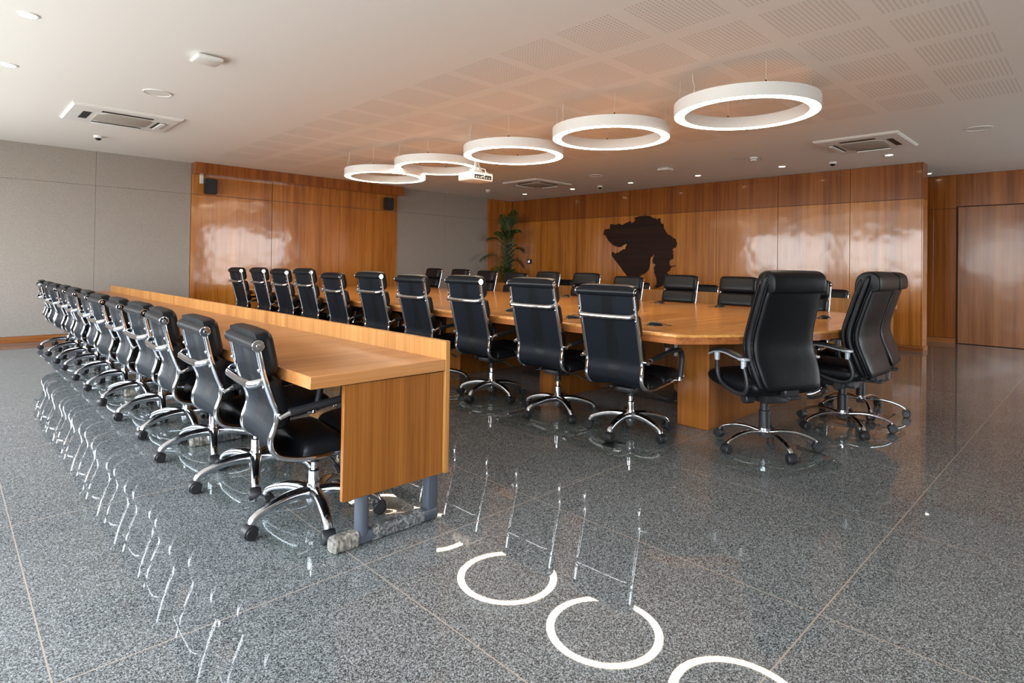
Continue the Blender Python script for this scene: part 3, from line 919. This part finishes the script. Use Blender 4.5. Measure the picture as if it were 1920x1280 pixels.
# ------------------------------------------------------------------ mice on the table
def mouse(loc, rz, lab, first=[None]):
    if first[0] is None:
        t = thing('computer_mouse', lab, 'computer mouse', group='black mice on the conference table')
        bm = bmesh.new()
        rings = []
        for x, w, h in ((-0.058, 0.008, 0.006), (-0.054, 0.020, 0.016), (-0.042, 0.029, 0.027), (-0.015, 0.033, 0.034), (0.015, 0.031, 0.033), (0.04, 0.027, 0.024), (0.054, 0.019, 0.014), (0.058, 0.008, 0.006)):
            rings.append([Vector((x, w * math.cos(a), max(0.0, h * math.sin(a)))) for a in [PI * k / 10 for k in range(11)]] + [Vector((x, -w * 0.9, 0)), Vector((x, w * 0.9, 0))][:0])
        loft(bm, rings)
        finish(bm, 'shell', simple('gloss_black', (0.01, 0.01, 0.012), 0.18), t, 60)
        bm = bmesh.new(); tube(bm, catmull([(0.055, 0, 0.008), (0.075, 0.004, 0.010), (0.10, -0.004, 0.004), (0.125, -0.02, 0.003)], 4), 0.0028, 0.0028, 6)
        finish(bm, 'cable', M['black_plastic'], t, 60)
        first[0] = t
    else:
        t = dup(first[0], loc, rz, lab)
    t.location = loc; t.rotation_euler = (0, 0, rz)
for (x, y), a, lab in (((3.955, 2.465), -40, 'black corded mouse on the table between the corner chair and the left executive chair'),
                       ((3.90, 3.24), -40, 'black corded mouse on the table between the first two near-side chairs'),
                       ((3.965, 4.06), -40, 'black corded mouse behind the second near-side chair, left of it'),
                       ((6.54, 5.57), 140, 'black mouse at the far table edge, left of the fifth far-side chair'),
                       ((6.46, 3.96), 140, 'black mouse at the far table edge below the dark map, left of the third chair'),
                       ((6.48, 3.18), 140, 'black mouse at the far table edge in front of the second far-side chair'),
                       ((5.82, 1.85), 150, 'black mouse on the table between the left and middle executive chairs')):
    mouse((x, y, 0.7722), math.radians(a), lab)

# power leads dangling under the table corner
t = thing('power_leads', 'loose power leads and plugs hanging under the table corner', 'cable', (4.45, 2.62, 0.708))
for k, (dx, dy, L) in enumerate(((0, 0, 0.16), (0.05, 0.03, 0.22), (-0.06, 0.05, 0.19))):
    bm = bmesh.new()
    tube(bm, catmull([(dx, dy, 0), (dx + 0.02, dy, -L * 0.5), (dx + 0.07, dy - 0.02, -L), (dx + 0.14, dy + 0.01, -L * 0.6), (dx + 0.17, dy, 0)], 4), 0.004, 0.004, 6)
    finish(bm, 'lead', M['black_plastic'], t)
    bm = bmesh.new(); box(bm, dx + 0.05, dx + 0.075, dy - 0.035, dy - 0.005, -L - 0.03, -L + 0.02, 0.003, 1)
    finish(bm, 'plug', M['white_plastic'], t)

# ------------------------------------------------------------------ ring lamps
YR = [(5.10, 2.29, 2.593), (5.03, 3.70, 2.568), (4.99, 5.12, 2.553), (5.08, 6.77, 2.592), (4.86, 7.79, 2.532)]
ring = None
for i, pos in enumerate(YR):
    lab = 'white ring pendant lamp over the table, %s' % ['largest and nearest', 'second from the right', 'third from the right in the middle', 'fourth from the right, behind the projector', 'smallest and farthest left'][i]
    if ring is None:
        ring = thing('ring_lamp', lab, 'pendant lamp', pos, 0, 'ring pendant lamps over the conference table')
        ro, ri, h = 0.61, 0.512, 0.105
        bm = bmesh.new()
        pr = [(ri, 0.0), (ri, h), (ro, h), (ro, 0.0), (ro - 0.006, -0.001), (ro - 0.006, 0.006), (ri + 0.006, 0.006), (ri + 0.006, -0.001)]
        n = 96
        V = [[bm.verts.new((r * math.cos(2 * PI * k / n), r * math.sin(2 * PI * k / n), z)) for r, z in pr] for k in range(n)]
        for k in range(n):
            a, b = V[k], V[(k + 1) % n]
            for j in range(len(pr)):
                j2 = (j + 1) % len(pr)
                bm.faces.new((a[j], a[j2], b[j2], b[j]))
        finish(bm, 'housing', M['white_plastic'], ring, 30)
        bm = bmesh.new()
        pr = [(ri + 0.006, 0.0), (ro - 0.006, 0.0), (ro - 0.006, 0.005), (ri + 0.006, 0.005)]
        V = [[bm.verts.new((r * math.cos(2 * PI * k / n), r * math.sin(2 * PI * k / n), z)) for r, z in pr] for k in range(n)]
        for k in range(n):
            a, b = V[k], V[(k + 1) % n]
            for j in range(4):
                bm.faces.new((a[j], a[(j + 1) % 4], b[(j + 1) % 4], b[j]))
        finish(bm, 'diffuser', M['ring_light'], ring, 30)
        for a in (40, 130, 220, 310):
            c, s = math.cos(math.radians(a)), math.sin(math.radians(a)); rm = 0.565
            bm = bmesh.new(); tube(bm, [(rm * c, rm * s, h), (rm * c, rm * s, ZC - 2.53)], 0.0012, 0.0012, 5)
            w = finish(bm, 'suspension_wire', M['wire'], ring)
            bm = bmesh.new(); lathe(bm, [(0.006, h), (0.006, h + 0.022), (0.003, h + 0.028)], 8, rm * c, rm * s)
            finish(bm, 'wire_grip', M['black_plastic'], w)
        bm = bmesh.new(); tube(bm, catmull([(-0.52, 0.22, h), (-0.53, 0.20, h + 0.06), (-0.49, 0.24, h + 0.14), (-0.47, 0.25, ZC - 2.53)], 5), 0.0028, 0.0028, 6)
        finish(bm, 'power_cord', M['wire'], ring)
    else:
        dup(ring, pos, 0, lab)

# ------------------------------------------------------------------ ceiling fittings
def ceil_disc(name, cat, lab, x, y, r, grp, first={}):
    """recessed round fitting: downlight or speaker"""
    if name not in first:
        t = thing(name, lab, cat, (x, y, ZC), 0, grp)
        bm = bmesh.new()
        lathe(bm, [(r, -0.0001), (r, -0.006), (r - 0.012, -0.008), (r - 0.014, -0.003), (r - 0.014, -0.0001)], 28)
        finish(bm, 'rim', M['white_plastic'], t)
        bm = bmesh.new(); lathe(bm, [(r - 0.0145, -0.0002), (r - 0.0145, -0.004)], 28)
        finish(bm, 'lens' if 'down' in name else 'grille', M['lamp'] if 'down' in name else M['white'], t)
        first[name] = t
    else:
        dup(first[name], (x, y, ZC), 0, lab)
g = 'round recessed downlights'
ceil_disc('downlight', 'downlight', 'round recessed downlight at the upper left corner of the picture', 0.40, 5.2, 0.062, g)
ceil_disc('downlight', 'downlight', 'round recessed downlight at the left picture edge above the air conditioner', 0.39, 6.67, 0.062, g)
for y, lab in ((2.25, 'between the right-hand air conditioner and the end of the map wall'), (3.75, 'in front of the map wall, second from the right'), (5.22, 'in front of the map wall, third from the right'), (6.66, 'in front of the map wall above the dark map'), (8.15, 'in front of the map wall, second from the room corner'), (9.59, 'closest to the room corner with the palm')):
    ceil_disc('downlight', 'downlight', 'small round downlight ' + lab, 9.74, y, 0.062, g)
ceil_disc('downlight', 'downlight', 'small round downlight in the passage right of the map wall', 12.02, 2.2, 0.062, g)
g = 'round ceiling loudspeakers'
ceil_disc('ceiling_speaker', 'ceiling speaker', 'round flush ceiling speaker above the left air conditioner', 1.52, 6.66, 0.13, g)
ceil_disc('ceiling_speaker', 'ceiling speaker', 'round flush ceiling speaker at the right picture edge', 8.59, 1.09, 0.13, g)
ceil_disc('ceiling_speaker', 'ceiling speaker', 'faint round ceiling speaker left of the white access point, near the rear air conditioner', 8.58, 6.63, 0.13, g)

def cassette(x, y, lab, first=[None]):
    if first[0] is None:
        t = thing('air_conditioner', lab, 'air conditioner', (x, y, ZC), 0, 'ceiling cassette air conditioners')
        bm = bmesh.new()
        a, b = 0.53, 0.475
        loft(bm, [[Vector((sx * (a - d), sy * (b - d), z)) for sx, sy in ((1, 1), (-1, 1), (-1, -1), (1, -1))] for d, z in ((0, -0.0005), (0, -0.012), (0.02, -0.028), (0.10, -0.032))])
        finish(bm, 'fascia', M['white'], t, 20)
        bm = bmesh.new()
        loft(bm, [[Vector((sx * (0.27 - d) , sy * (0.245 - d), z)) for sx, sy in ((1, .7), (.7, 1), (-.7, 1), (-1, .7), (-1, -.7), (-.7, -1), (.7, -1), (1, -.7))] for d, z in ((0, -0.0305), (0.0, -0.040), (0.015, -0.044))])
        finish(bm, 'intake_grille', M['grille'], t, 20)
        for ux, uy in ((1, 0), (-1, 0), (0, 1), (0, -1)):
            bm = bmesh.new()
            if ux: box(bm, min(ux * .32, ux * .40), max(ux * .32, ux * .40), -0.20, 0.20, -0.034, -0.0325)
            else: box(bm, -0.25, 0.25, min(uy * .29, uy * .36), max(uy * .29, uy * .36), -0.034, -0.0325)
            s = finish(bm, 'outlet_slot', M['dark'], t)
            if ux + uy < 0: continue                           # louvre fully open on this side
            bm = bmesh.new()
            if ux: box(bm, min(ux * .35, ux * .40), max(ux * .35, ux * .40), -0.195, 0.195, -0.052, -0.036, 0.002, 1)
            else: box(bm, -0.245, 0.245, min(uy * .32, uy * .365), max(uy * .32, uy * .365), -0.052, -0.036, 0.002, 1)
            finish(bm, 'vane', M['white_plastic'], s)
        first[0] = t
    else:
        dup(first[0], (x, y, ZC), 0, lab)
cassette(1.50, 8.15, 'white ceiling cassette air conditioner at the upper left')
cassette(8.63, 2.26, 'white ceiling cassette air conditioner right of the ring lamps')
cassette(8.63, 8.15, 'white ceiling cassette air conditioner behind the ring lamps, before the room corner')

g = 'square white access points'
def access_point(x, y, lab, first=[None]):
    if first[0] is None:
        t = thing('access_point', lab, 'wifi access point', (x, y, ZC), 0, g)
        boxo('cover', M['white_plastic'], t, (-0.105, 0.105, -0.105, 0.105, -0.048, -0.010), 0.022, 3)
        boxo('mount', M['grille'], t, (-0.07, 0.07, -0.07, 0.07, -0.0105, -0.0003))
        first[0] = t
    else: dup(first[0], (x, y, ZC), 0, lab)
access_point(1.53, 5.18, 'square white access point on the ceiling near the top left')
access_point(8.66, 5.23, 'square white access point on the ceiling left of the smoke detector')
g = 'smoke detectors'
def smoke(x, y, lab, first=[None]):
    if first[0] is None:
        t = thing('smoke_detector', lab, 'smoke detector', (x, y, ZC), 0, g)
        bm = bmesh.new(); lathe(bm, [(0.055, -0.0003), (0.055, -0.02), (0.045, -0.028)], 20); finish(bm, 'base', M['white_plastic'], t)
        bm = bmesh.new(); lathe(bm, [(0.040, -0.0285), (0.040, -0.035)], 20); finish(bm, 'vents', M['dark'], t)
        bm = bmesh.new(); lathe(bm, [(0.044, -0.035), (0.042, -0.05), (0.03, -0.056)], 20); finish(bm, 'cap', M['white_plastic'], t)
        first[0] = t
    else: dup(first[0], (x, y, ZC), 0, lab)
smoke(8.69, 3.76, 'round white smoke detector on the ceiling left of the right-hand air conditioner')
smoke(8.69, 9.71, 'round white smoke detector on the ceiling above the grey fabric strip')
g = 'small dome cameras'
def dome(x, y, lab, first=[None]):
    if first[0] is None:
        t = thing('ceiling_camera', lab, 'security camera', (x, y, ZC), 0, g)
        bm = bmesh.new(); lathe(bm, [(0.055, -0.0003), (0.055, -0.025), (0.045, -0.032)], 20); finish(bm, 'base', M['white_plastic'], t)
        bm = bmesh.new(); lathe(bm, [(0.038, -0.032), (0.034, -0.045), (0.022, -0.056), (0.006, -0.06)], 18); finish(bm, 'dome', simple('dome_black', (0.01, 0.01, 0.01), 0.1), t, 60)
        first[0] = t
    else: dup(first[0], (x, y, ZC), 0, lab)
dome(1.50, 9.61, 'small dome camera on the ceiling below the left air conditioner')
dome(9.86, 3.03, 'small dome camera on the ceiling below the right-hand air conditioner')
dome(9.74, 7.41, 'small dome camera on the ceiling above the palm side of the map wall')

# ------------------------------------------------------------------ projector
t = thing('projector', 'white ceiling projector hanging in front of the ring lamps', 'projector', (5.16, 6.02, 2.40), math.radians(90))
boxo('body', M['white_plastic'], t, (-0.15, 0.15, -0.185, 0.185, -0.055, 0.055), 0.018, 3)
bm = bmesh.new(); box(bm, -0.152, -0.149, -0.15, 0.15, -0.035, 0.02); finish(bm, 'port_panel', M['dark'], t)
bm = bmesh.new()
for k, yy in enumerate((-0.12, -0.07, -0.03, 0.02, 0.07, 0.11)): box(bm, -0.158, -0.1525, yy, yy + 0.022, -0.025, -0.008, 0.001, 1)
finish(bm, 'connectors', M['silver'], t)
bm = bmesh.new()
rings = [[Vector((x, 0.09 + r * math.cos(a), r * math.sin(a))) for a in [2 * PI * k / 20 for k in range(20)]] for x, r in ((0.148, 0.042), (0.175, 0.042), (0.175, 0.034), (0.165, 0.03))]
loft(bm, rings); finish(bm, 'lens', M['black_plastic'], t)
bm = bmesh.new()
lathe(bm, [(0.022, 0.115), (0.022, ZC - 2.40 - 0.012)], 14); lathe(bm, [(0.06, ZC - 2.40 - 0.012), (0.06, ZC - 2.40 - 0.0003)], 18)
box(bm, -0.06, 0.06, -0.06, 0.06, 0.085, 0.115, 0.006, 1)
for sx, sy in ((1, 1), (1, -1), (-1, 1), (-1, -1)): tube(bm, [(sx * .03, sy * .03, 0.09), (sx * .11, sy * .13, 0.066), (sx * .11, sy * .13, 0.054)], 0.008, 0.004, 6)
finish(bm, 'ceiling_mount', M['white_plastic'], t)
bm = bmesh.new(); tube(bm, catmull([(-0.155, 0.05, -0.015), (-0.22, 0.03, 0.0), (-0.17, -0.02, 0.09), (-0.05, -0.02, 0.14), (-0.03, 0, 0.30)], 5), 0.005, 0.005, 6)
finish(bm, 'cable', M['white_plastic'], t)

# ------------------------------------------------------------------ map relief, touch panel, wall speakers
MAP = [[7.81, 2.17], [7.648, 2.155], [7.559, 2.163], [7.469, 2.137], [7.411, 2.17], [7.286, 2.217], [7.266, 2.16], [7.199, 2.186], [7.152, 2.224], [7.166, 2.29], [7.087, 2.307], [6.975, 2.307], [6.864, 2.311], [6.773, 2.286], [6.682, 2.25], [6.601, 2.208], [6.592, 2.246], [6.548, 2.236], [6.538, 2.166], [6.511, 2.11], [6.481, 2.125], [6.466, 2.031], [6.412, 1.952], [6.386, 1.905], [6.273, 1.848], [6.187, 1.793], [6.157, 1.716], [6.185, 1.633], [6.253, 1.611], [6.269, 1.573], [6.214, 1.549], [6.26, 1.519], [6.241, 1.405], [6.327, 1.366], [6.32, 1.266], [6.282, 1.251], [6.189, 1.272], [6.192, 1.245], [6.299, 1.213], [6.332, 1.159], [6.392, 1.127], [6.314, 1.052], [6.347, 0.997], [6.39, 0.919], [6.424, 0.887], [6.407, 0.95], [6.442, 0.956], [6.433, 0.872], [6.502, 0.838], [6.572, 0.805], [6.634, 0.787], [6.652, 0.802], [6.61, 0.928], [6.62, 1.006], [6.675, 1.114], [6.685, 1.208], [6.641, 1.286], [6.704, 1.302], [6.714, 1.38], [6.688, 1.443], [6.684, 1.49], [6.716, 1.49], [6.757, 1.443], [6.787, 1.364], [6.794, 1.238], [6.829, 1.15], [6.92, 1.085], [7.022, 1.035], [7.068, 0.994], [7.161, 0.895], [7.218, 0.918], [7.325, 1.012], [7.434, 1.116], [7.544, 1.245], [7.676, 1.377], [7.759, 1.476], [7.75, 1.551], [7.699, 1.534], [7.678, 1.493], [7.619, 1.542], [7.578, 1.525], [7.559, 1.55], [7.481, 1.591], [7.402, 1.606], [7.384, 1.663], [7.35, 1.72], [7.443, 1.705], [7.531, 1.657], [7.641, 1.675], [7.752, 1.718], [7.866, 1.812], [7.925, 1.889], [7.919, 1.922], [7.988, 1.936], [7.973, 2.025], [7.932, 2.062], [7.813, 2.061]]
rj = random.Random(3)
fine = []
for i, (y, z) in enumerate(MAP):                              # ragged edge between the traced points
    y2, z2 = MAP[(i + 1) % len(MAP)]
    fine.append((y, z))
    L = math.hypot(y2 - y, z2 - z)
    n = int(L / 0.05)
    smoothpart = 66 <= i <= 75
    for k in range(1, n + 1):
        t_ = k / (n + 1)
        j = 0.003 if smoothpart else 0.012
        fine.append((y + (y2 - y) * t_ + rj.uniform(-j, j), z + (z2 - z) * t_ + rj.uniform(-j, j)))
MZ = XB / 10.67
fine = [(y * MZ, 1.22 + (z - 1.22) * MZ) for y, z in fine]
bm = bmesh.new()
V0 = [bm.verts.new((XB - 0.022, y, z)) for y, z in fine]
f0 = bm.faces.new(V0)
ex_ = bmesh.ops.extrude_face_region(bm, geom=[f0])
for v in [e for e in ex_['geom'] if isinstance(e, bmesh.types.BMVert)]: v.co.x = XB - 0.0002
bmesh.ops.triangulate(bm, faces=[f for f in bm.faces if len(f.verts) > 4])
mo = finish(bm, 'wall_map', M['wood_map'], None, 20)
tag(mo, 'dark brown wooden map silhouette mounted on the teak wall', 'wall map')

t = thing('touch_panel', 'small black touch panel with lit icons on the wall beside the palm', 'touch panel', (XB, 10.33, 1.32))
boxo('frame', M['black_plastic'], t, (-0.014, -0.0003, -0.08, 0.08, -0.058, 0.058), 0.004, 1)
bm = bmesh.new()
for yy, zz in ((0.02, 0.0), (0.02, -0.028), (-0.012, 0.012), (-0.018, -0.02)): box(bm, -0.0152, -0.0142, yy, yy + 0.024, zz, zz + 0.022)
finish(bm, 'icons', M['screen'], t)

def wall_speaker(x, lab, first=[None]):
    if first[0] is None:
        t = thing('wall_speaker', lab, 'loudspeaker', (x, YA - 0.03, 2.50), 0, 'black speakers on the teak bay')
        bm = bmesh.new()
        loft(bm, [[Vector((px, py, z)) for px, py in ((-0.10, -0.20), (0.10, -0.20), (0.085, -0.06), (-0.085, -0.06))] for z in (-0.13, 0.13)])
        bmesh.ops.bevel(bm, geom=bm.edges[:], offset=0.012, segments=2, affect='EDGES')
        finish(bm, 'cabinet', M['black_satin'], t, 40)
        boxo('grille', simple('speaker_mesh', (0.02, 0.02, 0.022), 0.8), t, (-0.085, 0.085, -0.205, -0.1995, -0.115, 0.115), 0.002, 1)
        boxo('bracket', M['black_plastic'], t, (-0.03, 0.03, -0.061, -0.0003, -0.05, 0.05), 0.003, 1)
        first[0] = t
    else: t = dup(first[0], (x, YA - 0.03, 2.50), 0, lab)
    return t
s2 = wall_speaker(6.86, 'black wall speaker at the right end of the teak bay')
s1 = wall_speaker(3.30, 'black wall speaker with white conduit at the left end of the teak bay')
bm = bmesh.new(); box(bm, -0.13, -0.075, -0.03, -0.0003, 0.05, 0.199, 0.004, 1)
finish(bm, 'conduit', M['white_plastic'], s1)

# ------------------------------------------------------------------ palm in the corner
t = thing('potted_palm', 'tall green areca palm in the room corner', 'plant', (9.98, 10.42, 0))
bm = bmesh.new(); lathe(bm, [(0.15, 0.0), (0.17, 0.02), (0.21, 0.40), (0.215, 0.42), (0.195, 0.42), (0.19, 0.385)], 24)
finish(bm, 'pot', M['pot'], t)
bm = bmesh.new(); lathe(bm, [(0.188, 0.37), (0.188, 0.384)], 20); finish(bm, 'soil', M['soil'], t)
rp = random.Random(11)
def frond(base, az, L, rise, droop, up0):
    """arching rachis with paired leaflets, one mesh"""
    d = Vector((math.cos(az), math.sin(az), 0))
    pts = []
    n = 16
    for k in range(n + 1):
        s = k / n
        pts.append(Vector(base) + d * (L * (s ** 1.3) * 0.62) + Vector((0, 0, up0 * min(1, s * 2.2) + rise * s - droop * s ** 3)))
    bm = bmesh.new()
    tube(bm, pts, 0.006, 0.006, 5, taper=[1 - 0.8 * k / n for k in range(n + 1)])
    side0 = d.cross(Vector((0, 0, 1)))
    for k in range(5, n * 2):
        s = k / (2 * n); i = min(n - 1, int(s * n)); p = pts[i].lerp(pts[i + 1], s * n - i)
        tg = (pts[i + 1] - pts[i]).normalized()
        ll = 0.27 * math.sin(PI * min(1, 0.12 + s * 0.9)) + 0.05
        for sg in (-1, 1):
            dirv = (tg * 0.75 + side0 * sg * 0.8 + Vector((0, 0, 0.25 - 0.2 * rp.random()))).normalized()
            a = p; b = p + dirv * ll * 0.5; c = p + dirv * ll + Vector((0, 0, -0.07 - 0.05 * rp.random()))
            wv = tg.cross(dirv).cross(dirv).normalized() * 0.011
            v = [bm.verts.new(q) for q in (a - wv * .4, a + wv * .4, b + wv, c, b - wv)]
            bm.faces.new((v[0], v[1], v[2], v[4])); bm.faces.new((v[4], v[2], v[3]))
    return finish(bm, 'frond', M['leaf'], t, 0)
deg = math.radians
for az, L, rise, droop, up0 in ((160, 1.15, 0.35, 0.35, 0.95), (190, 1.2, 0.15, 0.4, 0.75), (145, .85, 0.5, 0.2, 1.2), (215, 0.75, 0.55, 0.25, 1.25), (330, 0.7, 0.5, 0.3, 1.0), (300, 0.8, 0.3, 0.35, 0.85),
                                (270, 0.7, 0.6, 0.2, 1.3), (20, 0.45, 0.8, 0.15, 1.4), (120, 0.4, 0.75, 0.1, 1.45), (250, 0.45, 0.85, 0.1, 1.45), (180, 0.55, 0.6, 0.15, 1.2), (310, 0.55, 0.65, 0.2, 1.25),
                                (320, 0.6, 0.05, 0.2, 0.55), (285, 0.75, 0.05, 0.25, 0.6), (200, 0.35, 0.8, 0.05, 1.35), (230, 0.9, 0.1, 0.3, 0.7), (90, 0.3, 0.7, 0.05, 1.2), (0, 0.4, 0.5, 0.15, 1.0)):
    frond((rp.uniform(-.06, .06), rp.uniform(-.06, .06), 0.38), deg(az), L, rise, droop, up0)
for k in range(6):
    a = 2 * PI * k / 6; bm = bmesh.new()
    tube(bm, [(0.07 * math.cos(a), 0.07 * math.sin(a), 0.37), (0.05 * math.cos(a), 0.05 * math.sin(a), 0.9), (0.04 * math.cos(a), 0.04 * math.sin(a), 1.3)], 0.014, 0.014, 8, taper=[1, .8, .5])
    finish(bm, 'stem', M['stem'], t)

# ------------------------------------------------------------------ daylight and camera
w = bpy.data.worlds.new('sky'); scene.world = w; w.use_nodes = True
nt = w.node_tree; bg = nt.nodes['Background']
tc = N(nt, 'ShaderNodeTexCoord'); sp_ = N(nt, 'ShaderNodeSeparateXYZ'); nt.links.new(tc.outputs['Generated'], sp_.inputs[0])
c = ramp(nt, math_node(nt, 'MULTIPLY_ADD', sp_.outputs[2], 0.5, 0.5), [(0.40, (0.42, 0.41, 0.38)), (0.49, (0.52, 0.51, 0.48)), (0.505, (0.80, 0.81, 0.81)), (0.62, (0.86, 0.905, 0.95)), (1.0, (0.60, 0.74, 0.98))])
nt.links.new(c, bg.inputs[0]); bg.inputs[1].default_value = 14.0

f, yaw, pitch, roll, pcy, H = 1098.23, 0.7728, -0.0103, -0.0148, 486.0, 1.22
cy, sy, cp, sp, cr, sr = math.cos(yaw), math.sin(yaw), math.cos(pitch), math.sin(pitch), math.cos(roll), math.sin(roll)
fwd = Vector((sy * cp, cy * cp, -sp)); right = Vector((cy, -sy, 0)); down = fwd.cross(right)
r2 = right * cr + down * sr; d2 = right * -sr + down * cr
cam = bpy.data.cameras.new('camera'); cam.sensor_width = 36; cam.lens = 36 * f / 1920
cam.shift_y = -(640 - pcy) / 1920; cam.clip_start = 0.05
co = bpy.data.objects.new('camera', cam); col.objects.link(co)
up = -d2; back = -fwd
co.matrix_world = Matrix(((r2.x, up.x, back.x, 0), (r2.y, up.y, back.y, 0), (r2.z, up.z, back.z, H), (0, 0, 0, 1)))
scene.camera = co
scene.view_settings.view_transform = 'Standard'; scene.view_settings.look = 'None'
scene.view_settings.gamma = 1.0; scene.view_settings.use_curve_mapping = False
scene.view_settings.exposure = 0.33
scene.cycles.max_bounces = 10; scene.cycles.diffuse_bounces = 4; scene.cycles.glossy_bounces = 5
scene.cycles.transparent_max_bounces = 12
scene.cycles.sample_clamp_indirect = 6.0
